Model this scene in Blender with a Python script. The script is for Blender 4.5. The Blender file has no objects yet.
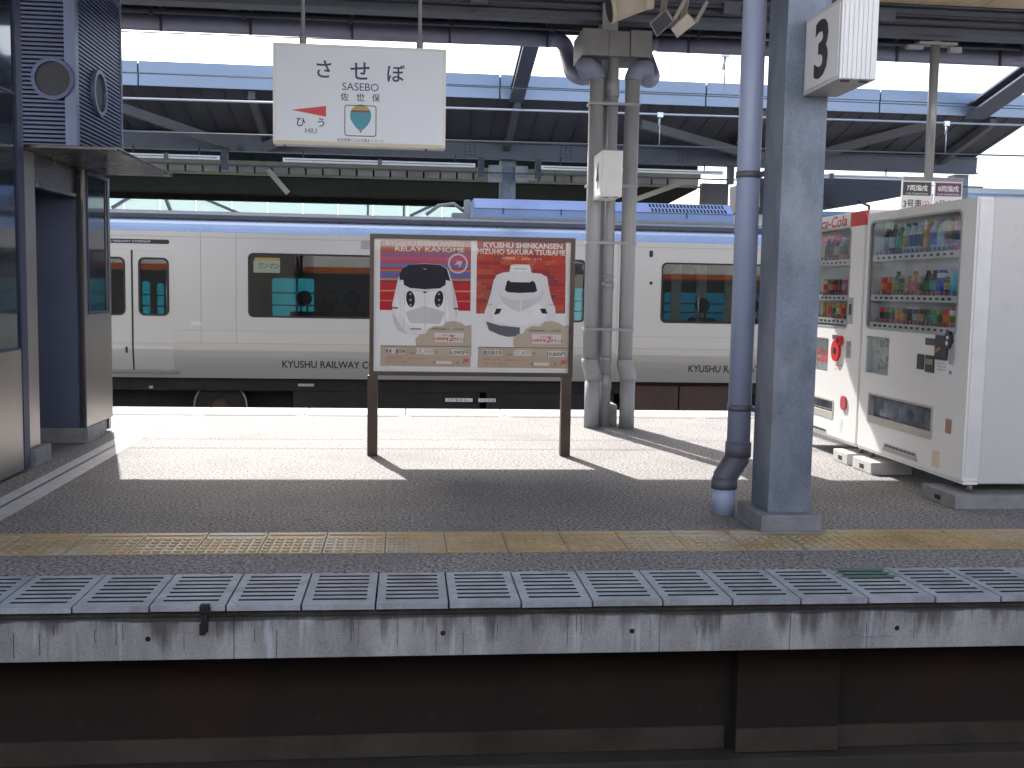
import bpy, bmesh, math, random
from mathutils import Vector, Matrix
random.seed(7)
C = bpy.context.scene.collection
SC = bpy.context.scene
# ------------------------------------------------------------------ camera
FPX, PITCH, ROLL, YAW, EYE = 1050.0, .0893, .0183, .101, 1.27
cp, sp, cy, sy = math.cos(PITCH), math.sin(PITCH), math.cos(YAW), math.sin(YAW)
FWD = Vector((sy*cp, cy*cp, -sp)); RT = Vector((cy, -sy, 0)); UPV = RT.cross(FWD)
CR = math.cos(ROLL)*RT + math.sin(ROLL)*UPV
CU = -math.sin(ROLL)*RT + math.cos(ROLL)*UPV
cam_data = bpy.data.cameras.new('camera')
cam = bpy.data.objects.new('camera', cam_data); C.objects.link(cam)
cam_data.sensor_width = 36; cam_data.lens = 36*FPX/1024
cam_data.clip_start = .05; cam_data.clip_end = 3000
cam.matrix_world = Matrix(((CR.x, CU.x, -FWD.x, 0), (CR.y, CU.y, -FWD.y, 0), (CR.z, CU.z, -FWD.z, EYE), (0, 0, 0, 1)))
SC.camera = cam
# ------------------------------------------------------------------ world, sun, exposure
SUN = Vector((-.29, 1.0, .93)).normalized()
SUN_EL = math.asin(SUN.z); SUN_AZ = math.atan2(SUN.x, SUN.y)
w = bpy.data.worlds.new('World'); SC.world = w; w.use_nodes = True
nt = w.node_tree
sky = nt.nodes.new('ShaderNodeTexSky'); sky.sky_type = 'NISHITA'; sky.sun_disc = False
sky.sun_elevation = SUN_EL; sky.sun_rotation = SUN_AZ
sky.air_density = 1.0; sky.dust_density = 3.0; sky.ozone_density = 1.0
bg = nt.nodes['Background']; bg.inputs['Strength'].default_value = .145
nt.links.new(sky.outputs[0], bg.inputs['Color'])
sl = bpy.data.lights.new('sun', 'SUN'); sl.energy = 4.2; sl.angle = math.radians(.53); sl.color = (1, .965, .92)
so = bpy.data.objects.new('sun', sl); C.objects.link(so)
so.rotation_euler = (-SUN).to_track_quat('-Z', 'Y').to_euler(); so.location = (-6, 20, 25)
SC.view_settings.view_transform = 'Standard'; SC.view_settings.look = 'None'
SC.view_settings.gamma = 1; SC.view_settings.use_curve_mapping = False
SC.view_settings.exposure = 1.35
SC.render.engine = 'CYCLES'
SC.cycles.use_denoising = True
SC.cycles.use_adaptive_sampling = True; SC.cycles.adaptive_threshold = .02
SC.cycles.max_bounces = 10; SC.cycles.diffuse_bounces = 5; SC.cycles.glossy_bounces = 4
SC.cycles.transparent_max_bounces = 12; SC.cycles.transmission_bounces = 4
SC.cycles.caustics_reflective = False; SC.cycles.caustics_refractive = False
SC.cycles.sample_clamp_indirect = 8

# ------------------------------------------------------------------ where a sight line meets a real plane of the place
def _ray(u, v): return (u-512)/FPX*CR - (v-384)/FPX*CU + FWD
def on_y(u, v, Y):
    d = _ray(u, v); return Vector((0, 0, EYE)) + d*(Y/d.y)
def on_x(u, v, X):
    d = _ray(u, v); return Vector((0, 0, EYE)) + d*(X/d.x)
def on_z(u, v, Z=0.):
    d = _ray(u, v); return Vector((0, 0, EYE)) + d*((Z-EYE)/d.z)

# ------------------------------------------------------------------ materials
MATS = {}
def mat(name, col, rough=.6, metal=0., var=.12, scale=5., fine=.0, fscale=180., bump=0., bscale=60., spec=.5,
        stretch=None, stain=None, stain_amt=0., rnd=0., coat=0., rvar=None):
    """Principled surface whose base colour wanders a little: broad noise, fine speckle, stains of their own shape."""
    if name in MATS: return MATS[name]
    m = bpy.data.materials.new(name); m.use_nodes = True; MATS[name] = m
    n = m.node_tree; N = n.nodes; L = n.links
    b = N['Principled BSDF']
    b.inputs['Roughness'].default_value = rough; b.inputs['Metallic'].default_value = metal
    b.inputs['Specular IOR Level'].default_value = spec
    if coat: b.inputs['Coat Weight'].default_value = coat; b.inputs['Coat Roughness'].default_value = .06
    g = N.new('ShaderNodeNewGeometry')
    vec = g.outputs['Position']
    if stretch:
        mp = N.new('ShaderNodeVectorMath'); mp.operation = 'MULTIPLY'; mp.inputs[1].default_value = stretch
        L.new(vec, mp.inputs[0]); svec = mp.outputs[0]
    else: svec = vec
    c = None
    rgb = N.new('ShaderNodeRGB'); rgb.outputs[0].default_value = (*col, 1); c = rgb.outputs[0]
    rvar = .1 if rvar is None else rvar
    def mul(c, fac_out, lo, hi):
        mr = N.new('ShaderNodeMapRange'); mr.inputs['From Min'].default_value = .3; mr.inputs['From Max'].default_value = .7
        mr.inputs['To Min'].default_value = lo; mr.inputs['To Max'].default_value = hi
        L.new(fac_out, mr.inputs['Value'])
        mx = N.new('ShaderNodeVectorMath'); mx.operation = 'SCALE'
        L.new(c, mx.inputs[0]); L.new(mr.outputs[0], mx.inputs['Scale']); return mx.outputs[0]
    if var:
        t = N.new('ShaderNodeTexNoise'); t.inputs['Scale'].default_value = scale; t.inputs['Detail'].default_value = 5
        L.new(svec, t.inputs['Vector']); c = mul(c, t.outputs['Fac'], 1-var, 1+var)
        rr = N.new('ShaderNodeMapRange'); rr.inputs['To Min'].default_value = max(.02, rough-rvar); rr.inputs['To Max'].default_value = min(1, rough+rvar)
        L.new(t.outputs['Fac'], rr.inputs['Value']); L.new(rr.outputs[0], b.inputs['Roughness'])
    if fine:
        t = N.new('ShaderNodeTexNoise'); t.inputs['Scale'].default_value = fscale; t.inputs['Detail'].default_value = 3
        L.new(vec, t.inputs['Vector']); c = mul(c, t.outputs['Fac'], 1-fine, 1+fine)
    if stain:
        t = N.new('ShaderNodeTexNoise'); t.inputs['Scale'].default_value = scale*.6; t.inputs['Detail'].default_value = 8
        t.inputs['Roughness'].default_value = .65
        ad = N.new('ShaderNodeVectorMath'); ad.operation = 'ADD'; ad.inputs[1].default_value = (13.7, 5.1, 2.3)
        L.new(svec, ad.inputs[0]); L.new(ad.outputs[0], t.inputs['Vector'])
        mr = N.new('ShaderNodeMapRange'); mr.inputs['From Min'].default_value = .5; mr.inputs['From Max'].default_value = .68
        mr.inputs['To Max'].default_value = stain_amt; L.new(t.outputs['Fac'], mr.inputs['Value'])
        mx = N.new('ShaderNodeMix'); mx.data_type = 'RGBA'; mx.inputs[7].default_value = (*stain, 1)
        L.new(mr.outputs[0], mx.inputs[0]); L.new(c, mx.inputs[6]); c = mx.outputs[2]
    if rnd:
        oi = N.new('ShaderNodeObjectInfo'); mr = N.new('ShaderNodeMapRange')
        mr.inputs['To Min'].default_value = 1-rnd; mr.inputs['To Max'].default_value = 1+rnd
        L.new(oi.outputs['Random'], mr.inputs['Value'])
        mx = N.new('ShaderNodeVectorMath'); mx.operation = 'SCALE'; L.new(c, mx.inputs[0]); L.new(mr.outputs[0], mx.inputs['Scale']); c = mx.outputs[0]
    L.new(c, b.inputs['Base Color'])
    if bump:
        t = N.new('ShaderNodeTexNoise'); t.inputs['Scale'].default_value = bscale; t.inputs['Detail'].default_value = 4
        L.new(vec, t.inputs['Vector']); bp = N.new('ShaderNodeBump'); bp.inputs['Strength'].default_value = bump
        bp.inputs['Distance'].default_value = .004
        L.new(t.outputs['Fac'], bp.inputs['Height']); L.new(bp.outputs[0], b.inputs['Normal'])
    return m
def flat(name, col, rough=.45, spec=.5): return mat(name, col, rough, var=.05, scale=9, spec=spec)
def glass(name, tint, rough=.02, ior=1.5, dirt=.0):
    """Thin pane: tinted see-through plus Fresnel mirror."""
    if name in MATS: return MATS[name]
    m = bpy.data.materials.new(name); m.use_nodes = True; MATS[name] = m
    N = m.node_tree.nodes; L = m.node_tree.links; N.clear()
    o = N.new('ShaderNodeOutputMaterial'); t = N.new('ShaderNodeBsdfTransparent'); t.inputs[0].default_value = (*tint, 1)
    g = N.new('ShaderNodeBsdfGlossy'); g.inputs['Roughness'].default_value = rough
    lw = N.new('ShaderNodeLayerWeight'); lw.inputs['Blend'].default_value = .5
    pw = N.new('ShaderNodeMath'); pw.operation = 'POWER'; pw.inputs[1].default_value = 5; L.new(lw.outputs['Facing'], pw.inputs[0])
    f = N.new('ShaderNodeMath'); f.operation = 'MULTIPLY_ADD'; f.inputs[1].default_value = .94; f.inputs[2].default_value = .045; L.new(pw.outputs[0], f.inputs[0])
    mx = N.new('ShaderNodeMixShader'); L.new(f.outputs[0], mx.inputs[0]); L.new(t.outputs[0], mx.inputs[1]); L.new(g.outputs[0], mx.inputs[2])
    L.new(mx.outputs[0], o.inputs[0]); return m
def translucent(name, col, amt=.6):
    if name in MATS: return MATS[name]
    m = bpy.data.materials.new(name); m.use_nodes = True; MATS[name] = m
    N = m.node_tree.nodes; L = m.node_tree.links; N.clear()
    o = N.new('ShaderNodeOutputMaterial'); d = N.new('ShaderNodeBsdfDiffuse'); t = N.new('ShaderNodeBsdfTranslucent')
    d.inputs[0].default_value = (*col, 1); t.inputs[0].default_value = (*col, 1)
    mx = N.new('ShaderNodeMixShader'); mx.inputs[0].default_value = amt
    L.new(d.outputs[0], mx.inputs[1]); L.new(t.outputs[0], mx.inputs[2]); L.new(mx.outputs[0], o.inputs[0]); return m

# ------------------------------------------------------------------ mesh building
class Frame:
    def __init__(s, o, a, b, n): s.o, s.a, s.b, s.n = Vector(o), Vector(a), Vector(b), Vector(n)
    def p(s, x, y, d=0.): return s.o + s.a*x + s.b*y + s.n*d
def front(Y): return Frame((0, Y, 0), (1, 0, 0), (0, 0, 1), (0, -1, 0))     # faces the camera side
def left(X): return Frame((X, 0, 0), (0, -1, 0), (0, 0, 1), (-1, 0, 0))     # faces -X; its x runs along -Y
def top(Z): return Frame((0, 0, Z), (1, 0, 0), (0, 1, 0), (0, 0, 1))
ROOT = {}
TXT = {}
def text_geo(s, off=0.):
    k = (s, off)
    if k not in TXT:
        c = bpy.data.curves.new('t', 'FONT'); c.body = s; c.offset = off; c.resolution_u = 3
        o = bpy.data.objects.new('t', c); C.objects.link(o)
        dg = bpy.context.evaluated_depsgraph_get(); ev = o.evaluated_get(dg)
        m = ev.to_mesh()
        vs = [v.co.xy.copy() for v in m.vertices]; fs = [tuple(p.vertices) for p in m.polygons]
        ev.to_mesh_clear(); bpy.data.objects.remove(o); bpy.data.curves.remove(c)
        TXT[k] = (vs, fs)
    return TXT[k]
class MB:
    def __init__(s): s.bm = bmesh.new()
    def _merge(s, t, mi):
        for f in t.faces: f.material_index = mi
        me = bpy.data.meshes.new('tmp'); t.to_mesh(me); t.free(); s.bm.from_mesh(me); bpy.data.meshes.remove(me)
    def box(s, x0, x1, y0, y1, z0, z1, bev=0., mi=0):
        t = bmesh.new(); bmesh.ops.create_cube(t, size=1)
        for v in t.verts: v.co = Vector(((x0+x1)/2+v.co.x*(x1-x0), (y0+y1)/2+v.co.y*(y1-y0), (z0+z1)/2+v.co.z*(z1-z0)))
        if bev: bmesh.ops.bevel(t, geom=list(t.edges), offset=bev, segments=2, affect='EDGES', profile=.6)
        s._merge(t, mi); return s
    def fbox(s, fr, a0, a1, b0, b1, d0, d1, bev=0., mi=0):
        ps = [fr.p(a, b, d) for a in (a0, a1) for b in (b0, b1) for d in (d0, d1)]
        lo = [min(p[i] for p in ps) for i in range(3)]; hi = [max(p[i] for p in ps) for i in range(3)]
        return s.box(lo[0], hi[0], lo[1], hi[1], lo[2], hi[2], bev, mi)
    def bar(s, p0, p1, wd, ht, mi=0, up=(0, 0, 1)):
        """Rectangular bar from p0 to p1."""
        p0, p1 = Vector(p0), Vector(p1); d = (p1-p0).normalized(); u = Vector(up)
        if abs(d.dot(u)) > .98: u = Vector((0, 1, 0))
        r = d.cross(u).normalized(); u = r.cross(d)
        t = bmesh.new(); vs = []
        for p in (p0, p1):
            for a, b in ((-1, -1), (1, -1), (1, 1), (-1, 1)): vs.append(t.verts.new(p+r*a*wd/2+u*b*ht/2))
        for i in range(4): t.faces.new((vs[i], vs[(i+1) % 4], vs[4+(i+1) % 4], vs[4+i]))
        t.faces.new(vs[3::-1]); t.faces.new(vs[4:])
        bmesh.ops.recalc_face_normals(t, faces=t.faces); s._merge(t, mi); return s
    def cyl(s, p0, p1, r, n=20, r2=None, mi=0): return s.tube([p0, p1], r, n, mi, r2)
    def tube(s, pts, r, n=16, mi=0, r2=None):
        pts = [Vector(p) for p in pts]; t = bmesh.new(); rings = []; k = len(pts)
        ref = None
        for i, p in enumerate(pts):
            d = (pts[min(i+1, k-1)]-pts[max(i-1, 0)]).normalized()
            if ref is None:
                ref = Vector((0, 0, 1)) if abs(d.z) < .9 else Vector((1, 0, 0))
            a = d.cross(ref).normalized(); b = a.cross(d).normalized(); ref = b
            rad = r if r2 is None else r+(r2-r)*i/(k-1)
            rings.append([t.verts.new(p+(a*math.cos(2*math.pi*j/n)+b*math.sin(2*math.pi*j/n))*rad) for j in range(n)])
        for i in range(k-1):
            for j in range(n):
                f = t.faces.new((rings[i][j], rings[i][(j+1) % n], rings[i+1][(j+1) % n], rings[i+1][j])); f.smooth = True
        t.faces.new(rings[0][::-1]); t.faces.new(rings[-1])
        bmesh.ops.recalc_face_normals(t, faces=t.faces); s._merge(t, mi); return s
    def lathe(s, prof, c, n=14, axis='z', mi=None, caps=True):
        """prof: (radius, height, material index)"""
        t = bmesh.new(); rings = []; c = Vector(c)
        for q in prof:
            rad, h = q[0], q[1]; ring = []
            for j in range(n):
                x, y = rad*math.cos(2*math.pi*j/n), rad*math.sin(2*math.pi*j/n)
                ring.append(t.verts.new(c+(Vector((x, y, h)) if axis == 'z' else Vector((x, h, y)))))
            rings.append(ring)
        for i in range(len(rings)-1):
            for j in range(n):
                f = t.faces.new((rings[i][j], rings[i][(j+1) % n], rings[i+1][(j+1) % n], rings[i+1][j]))
                f.smooth = True; f.material_index = prof[i][2] if len(prof[i]) > 2 else 0
        for r_, i in ((rings[0], 0), (rings[-1], -1)):
            if caps and prof[i][0] > 1e-5:
                f = t.faces.new(r_); f.material_index = prof[i][2] if len(prof[i]) > 2 else 0
        bmesh.ops.recalc_face_normals(t, faces=t.faces)
        me = bpy.data.meshes.new('tmp'); t.to_mesh(me); t.free(); s.bm.from_mesh(me); bpy.data.meshes.remove(me); return s
    def plate(s, fr, outer, holes=(), d0=0., d1=0., mi=0):
        """Flat sheet in a frame with openings; thickness from d0 to d1."""
        t = bmesh.new(); es = []
        for lp in (outer, *holes):
            vs = [t.verts.new((x, y, 0)) for x, y in lp]
            es += [t.edges.new((vs[i], vs[(i+1) % len(vs)])) for i in range(len(vs))]
        bmesh.ops.triangle_fill(t, use_beauty=True, use_dissolve=False, edges=es)
        if d1 != d0:
            r = bmesh.ops.extrude_face_region(t, geom=list(t.faces))
            for v in r['geom']:
                if isinstance(v, bmesh.types.BMVert): v.co.z = 1
        bmesh.ops.recalc_face_normals(t, faces=t.faces)
        for v in t.verts: v.co = fr.p(v.co.x, v.co.y, d1 if v.co.z > .5 else d0)
        bmesh.ops.recalc_face_normals(t, faces=t.faces)
        s._merge(t, mi); return s
    def poly(s, pts, mi=0):
        t = bmesh.new(); t.faces.new([t.verts.new(Vector(p)) for p in pts]); s._merge(t, mi); return s
    def prism(s, prof, x0, x1, mi=0):
        """Closed (y,z) outline swept along X."""
        t = bmesh.new(); A = [t.verts.new((x0, y, z)) for y, z in prof]; B = [t.verts.new((x1, y, z)) for y, z in prof]; n = len(prof)
        for i in range(n): t.faces.new((A[i], A[(i+1) % n], B[(i+1) % n], B[i]))
        t.faces.new(A[::-1]); t.faces.new(B); bmesh.ops.recalc_face_normals(t, faces=t.faces); s._merge(t, mi); return s
    def text(s, fr, string, cx, cy, h=None, w=None, d=.0, off=0., mi=0, lean=0.):
        vs, fs = text_geo(string, off)
        x0, x1 = min(v.x for v in vs), max(v.x for v in vs); y0, y1 = min(v.y for v in vs), max(v.y for v in vs)
        ky = h/(y1-y0) if h else w/(x1-x0); kx = w/(x1-x0) if w else ky
        t = bmesh.new(); vv = [t.verts.new(fr.p(cx+(v.x-(x0+x1)/2)*kx+lean*(v.y-y0)*ky, cy+(v.y-(y0+y1)/2)*ky, d)) for v in vs]
        for f in fs:
            try: t.faces.new([vv[i] for i in f])
            except ValueError: pass
        s._merge(t, mi); return s
    def split(s, name, mats, parent):
        """every loose piece becomes a part of its own"""
        seen = set(); out = []
        s.bm.verts.ensure_lookup_table()
        for v in s.bm.verts:
            if v in seen: continue
            st = [v]; isl = {v}
            while st:
                for e in st.pop().link_edges:
                    for w_ in e.verts:
                        if w_ not in isl: isl.add(w_); st.append(w_)
            seen |= isl; q = MB(); mp = {w_: q.bm.verts.new(w_.co) for w_ in isl}
            for f in {f for w_ in isl for f in w_.link_faces}:
                nf = q.bm.faces.new([mp[w_] for w_ in f.verts]); nf.material_index = f.material_index; nf.smooth = f.smooth
            out.append(q.build(name, mats, parent))
        s.bm.free(); return out
    def build(s, name, mats, parent=None, shade=False):
        org = ROOT.get(parent, Vector((0, 0, 0))) if parent else Vector((0, 0, 0))
        if parent is None:
            xs = [v.co for v in s.bm.verts]
            org = Vector((sum(v.x for v in xs)/len(xs), sum(v.y for v in xs)/len(xs), min(v.z for v in xs)))
        bmesh.ops.translate(s.bm, verts=s.bm.verts, vec=-org)
        me = bpy.data.meshes.new(name); s.bm.to_mesh(me); s.bm.free()
        if not isinstance(mats, (list, tuple)): mats = [mats]
        for m in mats: me.materials.append(m)
        o = bpy.data.objects.new(name, me); C.objects.link(o); ROOT[o] = org
        if parent: o.parent = parent
        else: o.location = org
        return o
def tag(o, label, cat, group=None):
    o['label'] = label; o['category'] = cat
    if group: o['group'] = group
    return o
def thing(name, loc, label, cat, group=None):
    o = bpy.data.objects.new(name, None); C.objects.link(o); o.location = loc; ROOT[o] = Vector(loc); o.empty_display_size = .2
    return tag(o, label, cat, group)
def struct(o): o['kind'] = 'structure'; return o
def dup(root, loc, label, group=None):
    c = root.copy(); C.objects.link(c); c.location = loc; c['label'] = label
    if group: c['group'] = group
    for ch in root.children:
        k = ch.copy(); C.objects.link(k); k.parent = c
        for g in ch.children:
            q = g.copy(); C.objects.link(q); q.parent = k
    return c
def rr(x0, y0, x1, y1, r, n=5):
    out = []
    for cx, cy_, a0 in ((x1-r, y1-r, 0), (x0+r, y1-r, 90), (x0+r, y0+r, 180), (x1-r, y0+r, 270)):
        for i in range(n+1):
            a = math.radians(a0+90*i/n); out.append((cx+r*math.cos(a), cy_+r*math.sin(a)))
    return out
def rect(x0, y0, x1, y1): return [(x0, y0), (x1, y0), (x1, y1), (x0, y1)]
def ring(cx, cy_, rx, ry, n=24): return [(cx+rx*math.cos(2*math.pi*i/n), cy_+ry*math.sin(2*math.pi*i/n)) for i in range(n)]
def arc(c, r, a0, a1, n, plane):
    """points on an arc; plane 'xz' at c.y"""
    return [Vector((c[0]+r*math.cos(math.radians(a0+(a1-a0)*i/n)), c[1], c[2]+r*math.sin(math.radians(a0+(a1-a0)*i/n)))) for i in range(n+1)]
def sag(p0, p1, drop, n=16):
    p0, p1 = Vector(p0), Vector(p1)
    return [p0.lerp(p1, i/n)-Vector((0, 0, drop*4*(i/n)*(1-i/n))) for i in range(n+1)]

# ------------------------------------------------------------------ palette
ASPH = mat('platform_asphalt', (.205, .196, .192), .85, var=.14, scale=1.6, fine=.97, fscale=58, bump=.2, bscale=90, stain=(.11, .105, .11), stain_amt=.5)
COPE = mat('pale_coping_concrete', (.42, .405, .38), .8, var=.12, scale=4, fine=.25, fscale=150)
CONC = mat('grating_concrete', (.36, .39, .42), .7, var=.16, scale=9, fine=.2, fscale=220, stain=(.17, .17, .175), stain_amt=.5, rnd=.08)
FAC = mat('stained_facade_concrete', (.355, .355, .35), .85, var=.3, scale=5, fine=.15, fscale=140, stretch=(1.2, 1, .4), stain=(.25, .24, .23), stain_amt=.5, bump=.3)
def gum_spots(m):
    """trodden dark spots scattered over the asphalt"""
    N = m.node_tree.nodes; L = m.node_tree.links; b = N['Principled BSDF']; src = b.inputs['Base Color'].links[0].from_socket
    g = N.new('ShaderNodeNewGeometry'); v = N.new('ShaderNodeTexVoronoi'); v.inputs['Scale'].default_value = 2.6; L.new(g.outputs['Position'], v.inputs['Vector'])
    k = N.new('ShaderNodeMapRange'); k.inputs['From Min'].default_value = .05; k.inputs['From Max'].default_value = .075; k.inputs['To Min'].default_value = .6; k.inputs['To Max'].default_value = 0; L.new(v.outputs['Distance'], k.inputs['Value'])
    x = N.new('ShaderNodeMix'); x.data_type = 'RGBA'; x.inputs[7].default_value = (.07, .068, .068, 1); L.new(k.outputs[0], x.inputs[0]); L.new(src, x.inputs[6]); L.new(x.outputs[2], b.inputs['Base Color'])
gum_spots(ASPH)
def facade_streaks(m):
    """grime that has run down from the joint under the panels, and pale lime streaks"""
    N = m.node_tree.nodes; L = m.node_tree.links; b = N['Principled BSDF']; src = b.inputs['Base Color'].links[0].from_socket
    g = N.new('ShaderNodeNewGeometry'); sx = N.new('ShaderNodeSeparateXYZ'); L.new(g.outputs['Position'], sx.inputs[0])
    def streak(sc, det, z0, z1, gain, lo, hi, amt, col, src):
        v = N.new('ShaderNodeVectorMath'); v.operation = 'MULTIPLY'; v.inputs[1].default_value = sc; L.new(g.outputs['Position'], v.inputs[0])
        n = N.new('ShaderNodeTexNoise'); n.inputs['Scale'].default_value = 1; n.inputs['Detail'].default_value = det; n.inputs['Roughness'].default_value = .65; L.new(v.outputs[0], n.inputs['Vector'])
        r = N.new('ShaderNodeMapRange'); r.inputs['From Min'].default_value = z0; r.inputs['From Max'].default_value = z1; r.inputs['To Max'].default_value = gain; L.new(sx.outputs['Z'], r.inputs['Value'])
        a = N.new('ShaderNodeMath'); a.operation = 'ADD'; L.new(n.outputs['Fac'], a.inputs[0]); L.new(r.outputs[0], a.inputs[1])
        k = N.new('ShaderNodeMapRange'); k.interpolation_type = 'SMOOTHSTEP'; k.inputs['From Min'].default_value = lo; k.inputs['From Max'].default_value = hi; k.inputs['To Max'].default_value = amt; L.new(a.outputs[0], k.inputs['Value'])
        x = N.new('ShaderNodeMix'); x.data_type = 'RGBA'; x.inputs[7].default_value = (*col, 1); L.new(k.outputs[0], x.inputs[0]); L.new(src, x.inputs[6]); return x.outputs[2]
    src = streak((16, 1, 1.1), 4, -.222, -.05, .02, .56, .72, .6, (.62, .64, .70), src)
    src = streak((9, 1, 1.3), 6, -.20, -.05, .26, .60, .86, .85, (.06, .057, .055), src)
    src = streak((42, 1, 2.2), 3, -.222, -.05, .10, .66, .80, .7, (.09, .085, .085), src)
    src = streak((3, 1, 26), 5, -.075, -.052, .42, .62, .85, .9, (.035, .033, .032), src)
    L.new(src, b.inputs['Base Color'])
facade_streaks(FAC)
DARKW = mat('dark_lower_wall', (.019, .015, .013), .9, var=.3, scale=3, fine=.15, stain=(.05, .02, .016), stain_amt=.5, stretch=(1, 1, .5))  # base colour set near black, with reddish brown patches
BALL = mat('track_ballast', (.09, .078, .068), .95, var=.3, scale=3, fine=.6, fscale=28, bump=1., bscale=25)
YEL = mat('worn_yellow_paving', (.37, .27, .125), .45, var=.2, scale=3.2, fine=.15, stain=(.38, .35, .30), stain_amt=.9)
PAINT = mat('pale_strip', (.50, .50, .52), .6, var=.12, scale=8, fine=.12)
STEELB = mat('galvanised_column', (.145, .178, .235), .5, .2, var=.28, scale=7, fine=.12, fscale=60, stretch=(1, 1, .55), stain=(.26, .28, .31), stain_amt=.6)
PIPEB = mat('blue_grey_pipe', (.36, .42, .60), .42, 0, var=.08, scale=4, stretch=(1, 1, .2))
PIPED = mat('dark_pipe_joint', (.12, .12, .15), .5, 0, var=.1)
PIPEG = mat('grey_pipe', (.30, .315, .345), .5, 0, var=.1, scale=5, stretch=(1, 1, .3), stain=(.24, .23, .21), stain_amt=.4)
DSTEEL = mat('dark_roof_steel', (.055, .062, .085), .6, .1, var=.2, scale=2)
BSTEEL = mat('roof_beam_paint', (.10, .115, .15), .55, .1, var=.15, scale=2.5)
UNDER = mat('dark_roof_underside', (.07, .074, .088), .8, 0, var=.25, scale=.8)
CEILB = mat('beige_ceiling_plank', (.50, .43, .30), .7, var=.1, scale=3)
GUTT = mat('gutter_pvc', (.20, .22, .32), .45, 0, var=.1, scale=3)
FASC = mat('fascia_metal', (.28, .34, .44), .4, .45, var=.1, scale=1.5, stretch=(.3, 1, 1))
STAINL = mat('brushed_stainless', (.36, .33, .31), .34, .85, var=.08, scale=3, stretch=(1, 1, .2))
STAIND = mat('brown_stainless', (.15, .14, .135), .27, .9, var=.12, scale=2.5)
BLUEW = mat('navy_wall', (.095, .115, .185), .55, .1, var=.1, scale=3)
LOUV = mat('navy_louvre', (.085, .11, .21), .45, .3, var=.1, scale=3)
LOUVT = mat('louvre_trim', (.17, .21, .34), .45, .3, var=.1)
BLACK = mat('black_rubber', (.012, .012, .014), .7, var=.1)
DK = mat('dark_recess', (.02, .02, .022), .8, var=.1)
DGLASS = mat('dark_mirror_glass', (.02, .03, .045), .05, 0, var=.0, spec=1.0)
FOOT = mat('footing_concrete', (.24, .245, .25), .85, var=.18, scale=10, fine=.2, stain=(.18, .175, .17), stain_amt=.5)
WHITE = flat('white_enamel', (.74, .74, .72), .35)
WHITEM = mat('white_machine_enamel', (.80, .80, .79), .3, 0, var=.02, scale=2)
ALUW = mat('white_ribbed_alu', (.66, .67, .68), .4, .1, var=.05, scale=6)
CREAM = flat('cream_enamel', (.62, .57, .42), .5)
BROWNF = mat('bronze_frame', (.085, .064, .056), .42, .5, var=.12, scale=5)
INK = flat('black_ink', (.015, .015, .02), .5)
INKB = flat('navy_ink', (.03, .035, .09), .5)
RED = flat('red_print', (.60, .025, .03), .4)
PAPER = mat('poster_paper', (.84, .85, .87), .4, var=.02, scale=9, spec=.15)
TRAINW = mat('train_white_paint', (.53, .515, .475), .3, .2, var=.02, scale=1.0, stretch=(.12, 1, 1.5), rvar=.015)
TRAINK = mat('train_lower_paint', (.50, .49, .455), .3, .4, var=.03, scale=1.0, stretch=(.15, 1, 1.5), rvar=.015)
CANT = mat('train_cant_rail', (.66, .70, .77), .28, .75, var=.05, scale=1)
ROOFT = mat('train_roof', (.22, .23, .25), .6, .1, var=.15)
SEAL = flat('window_rubber', (.014, .015, .017), .5)
UFR = mat('underframe_soot', (.022, .02, .02), .8, var=.35, scale=3)
UBROWN = mat('equipment_box_brown', (.075, .042, .035), .7, var=.2, scale=4)
ACB = mat('ac_unit_paint', (.26, .36, .58), .4, .2, var=.1, scale=2)
TGLASS = glass('train_pane', (.80, .84, .84), .015)
TEAL = glass('teal_pane', (.09, .46, .53), .05)
VGLASS = glass('machine_window', (.88, .90, .90), .02)
MINT = translucent('mint_panel', (.70, .80, .785), .5)
INT = flat('train_interior', (.08, .085, .09), .7)
SEAT = flat('dark_seat', (.018, .018, .022), .7)
WIRE = mat('bare_wire', (.55, .56, .60), .3, .8, var=0)
WIRED = mat('weathered_wire', (.12, .12, .13), .5, .3, var=0)
LAMPW = flat('lamp_housing_white', (.88, .89, .90), .4)

# ================================================================== the ground and the platform
g = MB(); g.box(-400, 400, -300, 900, -1.6, -1.12); struct(g.build('ground', BALL))
PX0, PX1 = -9., 12.
p = MB(); p.box(PX0, PX1, 4.645, 10.52, -.9, 0.); struct(p.build('platform', ASPH))
p = MB()
x = PX0
while x < PX1-.01:
    p.box(x+.004, x+.996, 10.524, 11.07, -.9, .003, .004); x += 1.0
struct(p.build('platform_coping', COPE))
p = MB()                                                       # dashed joint strip along the far coping
x = PX0
while x < PX1: p.box(x+.05, x+.93, 10.40, 10.425, -.01, .004); x += 1.0
struct(p.build('platform_joint_strip', FOOT))
p = MB(); p.plate(top(0), rect(-2.355, 5.46, -2.275, 10.3), (), -.01, .004); p.plate(top(0), rect(-2.245, 5.46, -2.135, 10.3), (), -.01, .004)
p.box(-2.274, -2.246, 5.46, 10.3, -.01, .001, mi=1)
struct(p.build('platform_line_strip', [PAINT, INKB]))
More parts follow.
